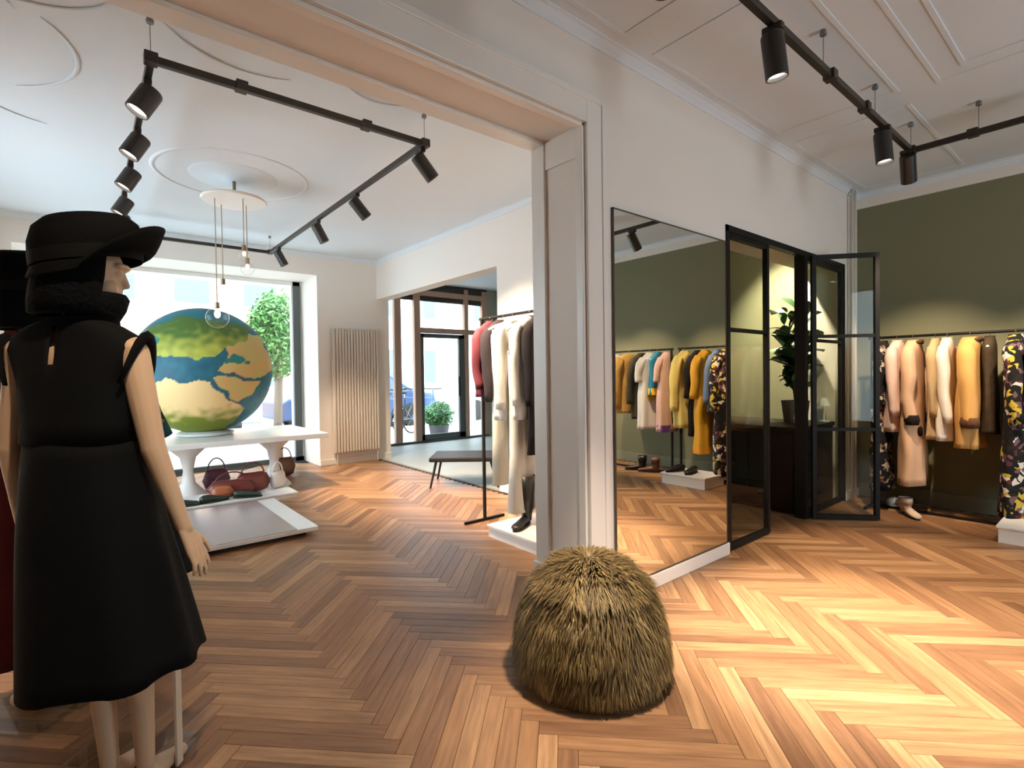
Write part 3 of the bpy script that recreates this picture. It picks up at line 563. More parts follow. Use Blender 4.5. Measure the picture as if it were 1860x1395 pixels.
def trousers(name, label, loc, rz, L, m, Wd=.30, T=.06, flare=1.15, group=None):
    t = thing(name, label, 'trousers', loc, rz, group); hanger(t, .36)
    MB().loft([sec(Wd*.5, T*.5, .0-.05), sec(Wd*.52, T*.55, -.09), sec(Wd*.55, T*.7, -.25)], False, True).build('seat', m, t, smooth=True)
    MB().loft([sec(Wd*.51, T*.53, -.05), sec(Wd*.52, T*.56, -.085)], False, False).build('waistband', m, t, smooth=True, solid=.004)
    for s in (-1, 1):
        MB().loft([[(x+s*Wd*.265, y, z) for x, y, z in sec(Wd*.275*f, T*.62*f, -.22-(L-.22)*q, n=18, fold=.05*q, k=4)] for q, f in ((0, 1), (.3, .95), (.65, .95), (1, flare))], True, False).build('leg', m, t, smooth=True, solid=.003)
    return t
def rack(name, label, x, y0, y1, zr, both=True):
    t = thing(name, label, 'clothes rack', (x, (y0+y1)/2, 0)); h = (y1-y0)/2
    MB().tube([(0, -h-.03, zr), (0, h+.03, zr)], .0125, 12).build('rail', M_black, t, smooth=True)
    for s in (-1, 1):
        MB().bar((0, s*h, .012), (0, s*h, zr), .024).build('post', M_black, t, bevel=.002)
        MB().bar((-.22, s*h, .012), (.22, s*h, .012), .024).build('foot', M_black, t, bevel=.002)
    if both: MB().bar((.0, -h, .012), (.0, h, .012), .024).build('base_bar', M_black, t)
    return t
XR, ZR = 5.88, 1.625
rack('clothes_rack', 'black clothes rack of pink and camel coats against the green wall', XR, .03, 1.66, ZR)
rack('clothes_rack', 'black clothes rack seen in the mirror with the camel jacket and teal top', XR, -1.65, -.10, ZR)
YR = lambda px: at(px, 690, 'X', XR).y
def YM(px):
    d = ray(px, 690); return 2*YW - d.y*XR/d.x
ZS = ZR-.062-.0125
fb = fabric
c_pink = fb('pale_pink_wool', (.72, .52, .44)); c_peach = fb('peach_wool', (.70, .44, .27)); c_fur = fb('black_fur', (.014, .010, .009), bump=.8, bscale=90)
c_dark = patch_mat('dark_floral_print', [(.012, .012, .014), (.02, .016, .02), (.015, .012, .012), (.25, .16, .10), (.012, .014, .02), (.45, .40, .32), (.02, .015, .015)], 26)
c_beige = fb('beige_cotton', (.55, .40, .22)); c_cream = fb('cream_wool', (.78, .70, .60)); c_camel = fb('camel_suede', (.60, .34, .11)); c_brownfur = fb('brown_fur', (.10, .045, .02), bump=.8, bscale=90)
c_multi = patch_mat('black_multicolour_print', [(.012, .012, .012), (.02, .02, .02), (.55, .42, .05), (.015, .012, .014), (.66, .64, .58), (.012, .012, .012), (.10, .03, .05), (.015, .015, .015), (.16, .09, .10), (.012, .012, .012), (.014, .012, .012)], 24)
g1 = 'garments on the right-hand rack'; g2 = 'garments on the mirrored rack'; RZ = 0.06
garment('printed_dress', 'long dark floral dress at the left end of the rack by the glass door', 'dress', (XR, YR(1603), ZS), RZ, 1.36, .38, .10, 1.12, c_dark, sleeve=.5, fold=.10, group=g1)
garment('knit_coat', 'pale pink coat between the dark floral dress and the peach coat', 'coat', (XR, YR(1630), ZS), 0.0, .80, .40, .10, 1.08, c_pink, sleeve=.6, group=g1)
garment('long_coat', 'long peach coat with black fur cuffs and pockets', 'coat', (XR-.02, YR(1660), ZS), 0.03, 1.27, .42, .11, 1.22, c_peach, sleeve=.66, cuff=c_fur, collar=c_brownfur, pockets=c_fur, group=g1)
garment('beige_shirt', 'plain beige shirt on a white hanger beside the cream jacket', 'shirt', (XR, YR(1699), ZS), .05, .85, .38, .07, 1.0, c_beige, sleeve=.6, group=g1)
garment('cream_jacket', 'cream jacket on a white hanger in the middle of the rack', 'jacket', (XR-.03, YR(1722), ZS), 0.02, .85, .40, .09, 1.02, c_cream, sleeve=.64, group=g1)
garment('camel_jacket', 'camel jacket with brown fur collar and dark hem stripe', 'jacket', (XR-.04, YR(1764), ZS), 0.0, .90, .42, .125, 1.04, c_camel, sleeve=.66, collar=c_brownfur, cuff=c_brownfur, group=g1)
garment('checked_scarf', 'dark brown plaid wrap hanging right of the camel jacket', 'wrap', (XR+.02, YR(1797), ZS), .05, .78, .34, .08, 1.0, fb('dark_olive_plaid', (.05, .035, .02), var=.5, scale=20), sleeve=0, group=g1)
garment('patterned_coat', 'long black coat with yellow and white print at the right picture edge', 'coat', (XR-.03, YR(1846), ZS), .03, 1.45, .42, .11, 1.12, c_multi, sleeve=.62, group=g1)
garment('denim_top', 'blue-grey top beyond the black printed coat', 'top', (XR, YR(1840)-.13, ZS), .0, .70, .38, .08, 1.0, fb('blue_denim', (.12, .17, .28)), sleeve=.55, group=g1)
c_yel = fb('pale_yellow_wool', (.72, .58, .18)); c_must = fb('mustard_satin', (.62, .33, .03), rough=.5); c_org = fb('orange_knit', (.75, .34, .03))
garment('mustard_dress', 'long mustard dress with orange hem seen in the mirror', 'dress', (XR, YM(1278), ZS), .05, 1.22, .36, .12, 1.1, c_must, sleeve=.5, hem=c_org, group=g1)
garment('black_blouse', 'black blouse between the mustard dress and yellow coat', 'blouse', (XR+.02, YM(1262), ZS), .0, 1.02, .36, .07, 1.0, fb('plain_black_cotton', (.015, .012, .014)), sleeve=.5, group=g1)
garment('yellow_coat', 'pale yellow long coat seen in the mirror', 'coat', (XR-.02, YM(1243), ZS), -.05, .92, .40, .13, 1.05, c_yel, sleeve=.66, group=g1)
garment('white_blouse', 'white blouse at the left end of the mirrored rack', 'blouse', (XR, YM(1120), ZS), 0, .62, .38, .09, 1.0, fb('white_cotton', (.75, .73, .68)), sleeve=.5, group=g2)
garment('gold_jacket', 'gold-brown fleece jacket seen at the left of the mirror', 'jacket', (XR-.03, YM(1142), ZS), .1, .78, .42, .17, 1.05, fb('golden_fleece', (.58, .35, .10), bump=.6, bscale=90), sleeve=.66, collar=fb('camel_fleece', (.45, .26, .10), bump=.6, bscale=90), group=g2)
garment('dark_cardigan', 'dark olive cardigan right of the gold jacket in the mirror', 'cardigan', (XR, YM(1162), ZS), .0, .85, .38, .09, 1.0, fb('dark_olive_knit', (.05, .045, .03)), sleeve=.6, group=g2)
garment('white_skirt_dress', 'white dress with a yellow lower panel in the mirror', 'dress', (XR-.02, YM(1180), ZS), .05, .98, .38, .11, 1.25, fb('white_cotton', (.75, .73, .68)), sleeve=.3, band=fb('bright_yellow', (.75, .50, .04)), group=g2)
garment('teal_top', 'teal sleeveless top over a yellow panel in the mirror', 'top', (XR-.02, YM(1194), ZS), .05, .52, .34, .08, 1.0, fb('teal_silk', (.02, .15, .25), rough=.5), sleeve=0, hem=fb('bright_yellow', (.75, .50, .04)), group=g2)
garment('pink_purple_dress', 'dusty pink dress with purple lower half in the mirror', 'dress', (XR, YM(1209), ZS), .0, 1.0, .36, .09, 1.05, fb('dusty_pink', (.55, .36, .32)), sleeve=.3, hem=fb('purple_silk', (.14, .05, .26), rough=.5), group=g2)
# ---- white plinths and shoes below the racks
def plinth(label, x0, x1, y0, y1, h, name='display_plinth'):
    t = thing(name, label, 'plinth', ((x0+x1)/2, (y0+y1)/2, 0)); a, b_ = (x1-x0)/2, (y1-y0)/2
    B('top', M_white, -a, a, -b_, b_, h-.02, h, t, bevel=.003); B('body', M_white, -a+.012, a-.012, -b_+.012, b_-.012, 0, h-.02, t); return t
plinth('white display plinth on the floor at the right picture edge', 5.30, 5.74, .12, .70, .13)
def shoe(name, label, loc, rz, m, sole, L=.27, boot=.0, heel=.0, group=None, shaft=.045):
    t = thing(name, label, 'boot' if boot else 'shoe', loc, rz, group); b = MB(); rings = []
    for s, wv, zb, zt in [(0, .026, .012+heel, .07+heel), (.12, .034, .012+heel, .085+heel), (.3, .034, .012+heel*.7, .085+heel), (.5, .037, .012+heel*.2, .07+heel*.4), (.75, .044, .012, .055), (.93, .036, .012, .045), (1, .014, .014, .03)]:
        y = -L*.3+L*s; zm, hh = (zb+zt)/2, (zt-zb)/2
        rings.append([(wv*math.cos(2*PI*j/16), y, zm+hh*math.sin(2*PI*j/16)) for j in range(16)])
    b.loft(rings).build('upper', m, t, smooth=True)
    MB().loft([[(wv*math.cos(2*PI*j/16)*1.06, -L*.3+L*(.5+.52*math.sin(2*PI*j/16)), z+max(0, heel*(0.3-(.5+.52*math.sin(2*PI*j/16)))/.3) ) for j in range(16)] for z, wv in ((0.0, .040), (.016, .042))]).build('sole', sole, t)
    if heel: MB().loft([[(.02*k*cx, -L*.27+.02*k*cy, z) for cx, cy in ((-1, -1), (1, -1), (1, 1), (-1, 1))] for z, k in ((0, .6), (heel+.02, 1.2))]).build('heel', sole, t)
    if boot:
        MB().loft([[(r*math.cos(2*PI*j/16), -L*.16+r*1.15*math.sin(2*PI*j/16), z) for j in range(16)] for z, r in ((.04, .036), (.09, .042), (.14, shaft), (boot*.6, shaft*1.08), (boot, shaft*1.15))], True, False).build('shaft', m, t, smooth=True, solid=.004)
    return t
M_blk = mat('black_leather', (.012, .011, .011), rough=.35); M_sole = mat('dark_rubber', (.02, .018, .016), rough=.8); M_wl = mat('white_leather', (.75, .73, .70), rough=.4)
shoe('black_shoe', 'black shoe on the white plinth under the mustard dress', (5.5, .24, .13), PI/2+.3, M_blk, M_sole, group='shoes on the plinth'); shoe('black_shoe', 'black shoe on the white plinth nearest the black printed coat', (5.52, .42, .13), PI/2-.1, M_blk, M_sole, group='shoes on the plinth')
for i, (px, rz) in enumerate([(1612, 1.2), (1628, 1.5)]):
    shoe('white_sneaker', 'white sneaker on the floor under the floral dress, ' + ('left one' if i == 0 else 'right one'), (5.86+.16, YR(px)-.02, .0), rz+PI, M_wl, M_wl, group='white sneakers')
shoe('cream_boot', 'cream ankle boot standing under the peach coat', (5.72, YR(1658), 0), 2.2, fb('cream_boot_leather', (.62, .46, .34), rough=.5), M_sole, boot=.15)
shoe('dark_boot', 'dark ankle boot under the mirrored teal top', (5.78, -.55, 0), 2.6, M_blk, M_sole, boot=.2); shoe('brown_boot', 'brown ankle boot under the mirrored pink dress', (5.78, -.34, 0), 2.7, mat('brown_leather', (.12, .055, .03), rough=.4), M_sole, boot=.2)
# ---- left-room rack with white coat
XL = 2.77
rz_ = at(880, 580, 'X', XL); ZL = at(880, 580, 'Y', 3.79).z
rack('clothes_rack', 'black clothes rack with the long white coat beside the door pillar', XL, 2.42, 3.79, ZL, both=False)
ZLs = ZL-.075; YL = lambda px: at(px, 680, 'X', XL).y
g3 = 'garments on the rack by the pillar'
c_whitec = fb('white_wool_coat', (.80, .76, .70)); c_offw = fb('off_white_twill', (.70, .66, .56))
garment('maroon_blouse', 'short maroon blouse at the far end of the rack by the entrance', 'blouse', (XL, YL(893), ZLs), .15, .62, .34, .08, 1.0, fb('maroon_silk', (.20, .045, .06), rough=.6), sleeve=.5, group=g3)
garment('charcoal_jacket', 'charcoal jacket between maroon blouse and white coat', 'jacket', (XL+.02, YL(908), ZLs), .1, .66, .36, .09, 1.0, fb('charcoal_wool', (.045, .035, .04)), sleeve=.6, group=g3)
garment('white_coat', 'long white coat hanging nearest the door pillar', 'coat', (XL, YL(934), ZLs), .18, .80, .40, .10, 1.08, c_whitec, sleeve=.66, open_front=fb('tan_lining', (.45, .33, .2)), collar=c_whitec, group=g3)
garment('white_shirt', 'white shirt half hidden behind the door pillar', 'shirt', (XL-.02, YL(968), ZLs), .15, .78, .38, .08, 1.05, fb('white_cotton', (.75, .73, .68)), sleeve=.62, group=g3)
garment('black_coat', 'black coat at the near end of the rack behind the pillar', 'coat', (XL+.04, YL(984), ZLs), .1, 1.05, .40, .06, 1.0, fb('plain_black_cotton', (.015, .012, .014)), sleeve=.62, group=g3)
trousers('beige_trousers', 'long beige trousers hanging below the charcoal jacket', (XL+.0, YL(917), ZLs), .1, 1.36, c_offw, .26, .08, 1.1, g3)
trousers('cream_flared_trousers', 'cream flared trousers hanging lowest under the white coat', (XL-.02, YL(951), ZLs-.02), .2, 1.52, c_whitec, .27, .08, 1.35, g3)
p1, p2 = fl(890, 972), fl(968, 1012)
plinth('low white display plinth with black boots beside the pillar', 2.50, 3.2, 2.70, 3.40, .10)
b1 = at(945, 955, 'Z', .1)
shoe('black_boot', 'tall black boot on the white plinth, front one', (b1.x+.03, b1.y-.02, .1), 2.0, M_blk, M_sole, boot=.40, group='black boots', heel=.0, shaft=.06, L=.28)
shoe('black_boot', 'tall black boot on the white plinth, behind the front one', (b1.x+.22, b1.y-.16, .1), 1.8, M_blk, M_sole, boot=.40, group='black boots', shaft=.06, L=.28)
# ---- lounge chair at the entrance
lc = thing('lounge_chair', 'low black wooden lounge seat at the edge of the grey entrance floor', 'chair', (3.62, 5.2, 0), math.radians(-40))
MB().box(-.48, .30, -.30, .30, .31, .36).build('seat', M_desk, lc, bevel=.012); MB().bar((.28, 0, .33), (.50, 0, .78), .56, .035, up=(1, 0, 0)).build('backrest', M_desk, lc, bevel=.01)
for sx, sy in ((-1, -1), (-1, 1), (1, -1), (1, 1)): MB().tube([((-.40 if sx < 0 else .24), sy*.24, .32), ((-.47 if sx < 0 else .33), sy*.28, .0)], [.017, .012], 8).build('leg', M_desk, lc)
# ------------------------------------------------------------------ window display: globe, table, platform, bags
GC = Vector((1.10, 7.25, 1.42)); GR = .755
t = thing('earth_globe', 'huge earth globe in the shop window standing on the white table', 'globe', GC)
polys = [  # (outline in units of the radius as the photograph shows it, colour)
 ('g', [(-.95, .42), (-.80, .58), (-.55, .70), (-.25, .82), (.05, .78), (.40, .75), (.66, .68), (.60, .46), (.30, .36), (.18, .22), (-.05, .14), (-.22, .20), (-.5, .18), (-.85, .22), (-.98, .28)]),
 ('t', [(.30, .42), (.58, .58), (.80, .55), (.95, .22), (.99, .0), (.86, -.10), (.68, -.12), (.42, -.08), (.18, -.02), (.10, -.10), (.28, .08)]),
 ('t', [(.10, -.10), (.30, -.10), (.58, -.16), (.75, -.18), (.66, -.35), (.45, -.50), (.34, -.42), (.22, -.28)]),
 ('a', [(-.70, -.22), (-.48, -.12), (-.25, -.17), (.06, -.16), (.16, -.28), (.28, -.42), (.42, -.52), (.52, -.62), (.40, -.82), (.2, -1.0), (-.3, -1.0), (-.6, -.82), (-.80, -.5)]),
]
lakes = [(.14, .14, .22, .055), (.42, .18, .10, .09), (-.62, .44, .10, .06), (.56, .12, .05, .03)]
def inside(x, y, P):
    c = False; j = len(P)-1
    for i in range(len(P)):
        if (P[i][1] > y) != (P[j][1] > y) and x < (P[j][0]-P[i][0])*(y-P[i][1])/(P[j][1]-P[i][1])+P[i][0]: c = not c
        j = i
    return c
view = (EYE-GC); view.z = 0; view.normalize(); gx = Vector((-view.y, view.x, 0)); gx = gx if gx.dot(R0) > 0 else -gx
def earth(n):
    x, y, f = n.dot(gx), n.z, n.dot(view); w_ = noise.noise(n*6)*.05; w2 = noise.noise(n*6+Vector((9, 4, 2)))*.05
    nz = noise.noise(n*9+Vector((3, 1, 7))); sea = (.005, .085+.03*nz, .13+.03*nz)
    if y > .72: sea = (.0, .12, .17)
    x += w_; y += w2
    if f < -.05: x = -x*.9; y = y*.8+.1
    for k, P in polys:
        if inside(x, y, P):
            for lx, ly, ra, rb in lakes:
                if ((x-lx)/ra)**2+((y-ly)/rb)**2 < 1: return (.005, .15, .15)
            if k == 'g':
                s = max(0, min(1, (.62-y)*2.2+nz*.6)); A, Bc = Vector((.05, .11, .015)), Vector((.34, .36, .05)); return A.lerp(Bc, s)
            if k == 't': return Vector((.50, .30, .12)).lerp(Vector((.40, .36, .12)), max(0, min(1, .5+nz)))
            s = max(0, min(1, (-.55-y+nz*.15)*5)); return Vector((.62, .46, .22)).lerp(Vector((.14, .18, .01)), s)
    return sea
b = MB().ellipsoid((0, 0, 0), (GR,)*3, 320, 180); me = b.mesh('globe_ball', True); ca = me.color_attributes.new('map_print', 'FLOAT_COLOR', 'POINT')
for i, v in enumerate(me.vertices): c = earth(v.co.normalized()); ca.data[i].color = (min(.8, c[0]*1.25), min(.8, c[1]*1.25), min(.8, c[2]*1.25), 1)
gm = bpy.data.materials.new('printed_globe_map'); gm.use_nodes = True; nt = gm.node_tree; an = nt.nodes.new('ShaderNodeAttribute'); an.attribute_name = 'map_print'; nt.links.new(an.outputs['Color'], nt.nodes['Principled BSDF'].inputs['Base Color']); nt.nodes['Principled BSDF'].inputs['Roughness'].default_value = .6
me.materials.append(gm); o = bpy.data.objects.new('globe_ball', me); COL.objects.link(o); o.parent = t
ZTB = GC.z-GR-.0
MB().lathe([(.0, .0), (.30, .0), (.32, .03), (.26, .05), (.22, .055)], 32, (0, 0, -GR-.018), cap=False).build('stand_ring', M_white, t)
TB = .64
t = thing('white_display_table', 'long white display table under the globe in the shop window', 'table', (0, 0, 0))
b = MB(); tb = [at(305, 779, 'Z', TB), at(338, 812, 'Z', TB), at(545, 797, 'Z', TB)]
ty0, ty1 = 6.35, 7.85; tx0, tx1 = .15, 2.28
B('table_top', M_white, tx0, tx1, ty0, ty1, TB-.06, TB, t, bevel=.006)
for (x, y) in ((.85, 6.75), (1.75, 6.75)):
    MB().lathe([(.20, 0), (.19, .02), (.07, .16), (.05, .30), (.08, .45), (.20, TB-.07), (.20, TB-.06)], 28, (x, y, 0)).build('hourglass_leg', M_white, t, smooth=True)
for (x, y) in ((.4, 7.6), (2.05, 7.6)): MB().lathe([(.14, 0), (.13, .02), (.05, .16), (.04, .30), (.06, .45), (.14, TB-.06)], 24, (x, y, 0)).build('hourglass_leg', M_white, t, smooth=True)
# low platform with glossy grey top
t = thing('low_platform', 'low white platform with a glossy grey centre on the parquet', 'platform', (0, 0, 0))
lx0, lx1, ly0, ly1 = .42, 1.475, 4.38, 5.72; lz = .075
B('top', M_white, lx0, lx1, ly0, ly1, lz-.035, lz, t, bevel=.004)
B('base', M_sole, lx0+.08, lx1-.08, ly0+.08, ly1-.08, 0, lz-.035, t)
B('grey_inset', mat('mauve_grey_gloss', (.34, .29, .29), rough=.16), lx0+.13, lx1-.17, ly0+.004, ly1-.01, lz, lz+.004, t)
# maroon bags and shoes on a low cream plinth in front of the window
plinth('low cream plinth carrying maroon bags in front of the display table', (.35), 1.78, 5.92, 6.52, .06, name='bag_plinth')
M_mar = mat('maroon_leather', (.13, .018, .016), rough=.38, var=.3, scale=9); M_rust = mat('rust_leather', (.34, .095, .035), rough=.4, var=.2); M_dkg = mat('bottle_green_leather', (.012, .03, .018), rough=.35)
def bag(name, label, loc, rz, w_, h_, d_, m, handle=True, flap=None):
    t = thing(name, label, 'bag', loc, rz); rings = []
    for s in range(9):
        a = s/8; k = (1-abs(2*a-1)**4)**.5*.96+.04; rings.append([(-w_/2+w_*a, d_/2*k*math.cos(2*PI*j/16)*(1 if math.sin(2*PI*j/16) < 0 else .75), h_/2+h_/2*k*math.sin(2*PI*j/16)*.999) for j in range(16)])
    MB().loft(rings).build('body', m, t, smooth=True)
    if handle: MB().tube([(w_*.32*math.cos(PI*i/10), 0, h_*.86+h_*.62*math.sin(PI*i/10)) for i in range(11)], .008, 8).build('handle', m, t, smooth=True)
    MB().bar((-w_*.38, 0, h_*.985), (w_*.38, 0, h_*.985), .008, .006).build('zip', M_brass, t)
    return t
q = at(385, 878, 'Z', .06); bag('maroon_duffel_bag', 'maroon leather duffel bag on the left of the cream plinth', (q.x+.05, 6.24, .06), -.1, .50, .17, .2, M_mar)
q = at(478, 875, 'Z', .06); bag('maroon_round_bag', 'maroon round bag on the right of the cream plinth', (1.40, 6.27, .06), .1, .38, .22, .2, M_mar)
bag('rust_pouch', 'rust-orange leather pouch between the two maroon bags', (1.08, 6.18, .06), -.3, .22, .13, .13, M_rust, handle=False)
bag('white_handbag', 'white handbag at the right end of the cream plinth', (1.67, 6.30, .06), .4, .2, .2, .12, M_wl)
for i, (x, y, rz) in enumerate([(.66, 6.02, 1.4), (.93, 6.02, 1.75), (1.24, 6.03, 1.2)]):
    shoe('green_loafer', ['dark green loafer in front of the maroon duffel bag', 'dark green loafer in front of the rust pouch', 'dark green loafer in front of the maroon round bag'][i], (x, y, .06), rz+PI, M_dkg, M_sole, group='dark green loafers')
for i, (x, lab, mm) in enumerate([(1.16, 'plum handbag behind the maroon bags under the table', mat('plum_leather', (.08, .02, .05), rough=.4)), (2.02, 'dark brown tote under the right end of the white table', mat('brown_leather', (.12, .055, .03)))]):
    bag('plum_handbag' if i == 0 else 'brown_tote', lab, (x, 6.95+.35*i, 0), .1, .3, .26, .14, mm)
# ------------------------------------------------------------------ mannequins
def remesh(b, name, voxel, smooth=6):
    me = b.mesh(name); o = bpy.data.objects.new(name+'_tmp', me); COL.objects.link(o)
    r = o.modifiers.new('r', 'REMESH'); r.mode = 'VOXEL'; r.voxel_size = voxel
    s = o.modifiers.new('s', 'SMOOTH'); s.iterations = smooth; s.factor = .5
    dg = bpy.context.evaluated_depsgraph_get(); n = bpy.data.meshes.new_from_object(o.evaluated_get(dg)); n.name = name
    bpy.data.objects.remove(o)
    for p in n.polygons: p.use_smooth = True
    return n
def body_parts(arms, head_yaw, inflate=0.0, only_torso=False):
    b = MB(); I = inflate
    def E_(c, r, R=None): b.ellipsoid(c, tuple(x+I for x in r), 24, 16, R)
    E_((0, -.01, .93), (.165, .115, .13)); E_((0, 0, 1.08), (.125, .09, .13)); E_((0, .005, 1.25), (.15, .10, .15)); E_((0, -.005, 1.36), (.15, .085, .10))
    for s in (-1, 1):
        E_((s*.07, .075, 1.25), (.065, .06, .065)); b.capsule((s*.06, 0, 1.44), (s*.165, 0, 1.415), .045+I, .05+I); E_((s*.075, -.05, .90), (.08, .065, .10))
    b.capsule((0, -.01, 1.40), (0, .01, 1.56), .055+I, .048+I)
    if only_torso: return b
    for s, (el, wr, hd) in zip((-1, 1), arms):
        sh = Vector((s*.175, -.005, 1.415)); el, wr, hd = Vector(el), Vector(wr), Vector(hd)
        b.capsule(sh, el, .047, .035); b.capsule(el, wr, .036, .023)
        d = (hd-wr).normalized(); out = Vector((s, 0, 0)); fwd = d.cross(out).normalized()*(-s); fwd = fwd if fwd.y > 0 else -fwd; thick = d.cross(fwd).normalized()
        kn = wr+d*.085
        for k in range(4):
            o_ = (k-1.5)*.019; b.capsule(wr+d*.012+fwd*o_*.5, kn+fwd*o_, .0135, .0115)
            Lf = (.066, .082, .088, .078)[k] if True else .08; curl = thick*(-s)*(.010+.004*k)
            a0 = kn+fwd*o_; a1 = a0+d*Lf*.45+fwd*o_*.15+curl*.4*0; a2 = a1+d*Lf*.32+fwd*o_*.1-out*.006; a3 = a2+d*Lf*.25-out*.010
            b.capsule(a0, a1, .0095, .0085); b.capsule(a1, a2, .0085, .0078); b.capsule(a2, a3, .0078, .0065)
        t0 = wr+d*.025+fwd*.018; t1 = t0+d*.035+fwd*.03; t2 = t1+d*.03+fwd*.012; t3 = t2+d*.022
        b.capsule(wr+d*.01+fwd*.006, t0, .014, .013); b.capsule(t0, t1, .0125, .0105); b.capsule(t1, t2, .0105, .009); b.capsule(t2, t3, .009, .007)
    for s in (-1, 1):
        hp, kn, an = Vector((s*.085, -.005, .90)), Vector((s*.068, .02, .49)), Vector((s*.058, -.02, .085))
        b.capsule(hp, kn, .085, .046); b.capsule(kn, an, .044, .026); b.ellipsoid(kn.lerp(an, .28)+Vector((0, -.020, 0)), (.040, .042, .11)); b.ellipsoid(kn+Vector((0, .018, .0)), (.042, .036, .05))
        b.capsule(an+Vector((0, -.022, -.045)), an+Vector((0, .05, -.05)), .03, .03); b.capsule(an+Vector((0, .04, -.045)), an+Vector((s*.01, .15, -.065)), .033, .019)
    Rh = Matrix.Rotation(head_yaw, 3, 'Z'); hc = Vector((0, .015, 1.645))
    def Hd(c, r): b.ellipsoid(hc+Rh@Vector(c), r, 20, 14, Rh)
    Hd((0, -.01, .02), (.075, .095, .105)); Hd((0, .035, -.045), (.057, .055, .075)); Hd((0, .075, -.085), (.025, .022, .022))
    b.capsule(hc+Rh@Vector((0, .080, .028)), hc+Rh@Vector((0, .098, -.014)), .008, .010)
    Hd((0, .09, -.052), (.024, .013, .009)); Hd((0, .088, -.064), (.02, .013, .009)); Hd((0, .075, .045), (.055, .025, .012))
    for s in (-1, 1):
        Hd((s*.03, .076, .022), (.014, .012, .008)); Hd((s*.077, -.005, .0), (.010, .02, .032)); Hd((s*.038, .055, -.03), (.025, .03, .03))
    return b
def hood(t, head_yaw, m):
    Rh = Matrix.Rotation(head_yaw, 3, 'Z'); hc = Vector((0, .0, 1.62)); rings = []
    for z, rx, ry in [(.135, .04, .05), (.125, .07, .082), (.09, .097, .110), (.03, .112, .120), (-.02, .117, .121), (-.05, .118, .120), (-.085, .114, .115), (-.092, .095, .095)]:
        ring_ = []
        for j in range(40):
            a = 2*PI*j/40+PI/2; fr = math.cos(a-PI/2); k = 1.0
            if fr > .55 and -.075 < z < .1: k = 1-(fr-.55)/.45*.62
            ring_.append(hc+Rh@Vector((rx*math.cos(a)*k, ry*math.sin(a)*k-.012, z)))
        rings.append(ring_)
    return MB().loft(rings, True, False).build('hood', m, t, smooth=True, solid=.006)
def hat(t, head_yaw, m, tilt=.16):
    Rh = Matrix.Rotation(head_yaw, 3, 'Z') @ Matrix.Rotation(tilt, 3, 'X'); hc = Vector((0, -.005, 1.70)); n = 48
    def pt(r, a, z, sy=1.08): return hc+Rh@Vector((r*math.cos(a), r*sy*math.sin(a), z))
    rr = [[pt(r, 2*PI*j/n, z) for j in range(n)] for r, z in ((.03, .142), (.068, .140), (.100, .131), (.122, .108), (.132, .065), (.132, .02), (.129, -.005))]
    cr = MB().loft(rr, True, False).build('crown', m, t, smooth=True, solid=.004)
    MB().loft([[pt(r, 2*PI*j/n, z) for j in range(n)] for r, z in ((.1315, -.01), (.1335, .01), (.1345, .03))], False, False).build('hat_band', mat('black_ribbon', (.006, .006, .006), rough=.8, spec=.1), cr, smooth=True)
    br = []
    for s in (0, .15, .3, .45, .6, .75, .9, 1):
        ring_ = []
        for j in range(n):
            a = 2*PI*j/n; f_ = max(0, math.sin(a)); wd = .008+.052*f_**.5; up = .075*f_*s-.045*f_*math.sin(PI*s)-.03*(1-f_)*s
            ring_.append(pt(.128+wd*s, a, -.016+.042*f_+up+.006*math.sin(3*a)*s))
        br.append(ring_)
    MB().loft(br, False, False).build('brim', m, t, smooth=True, solid=.005)
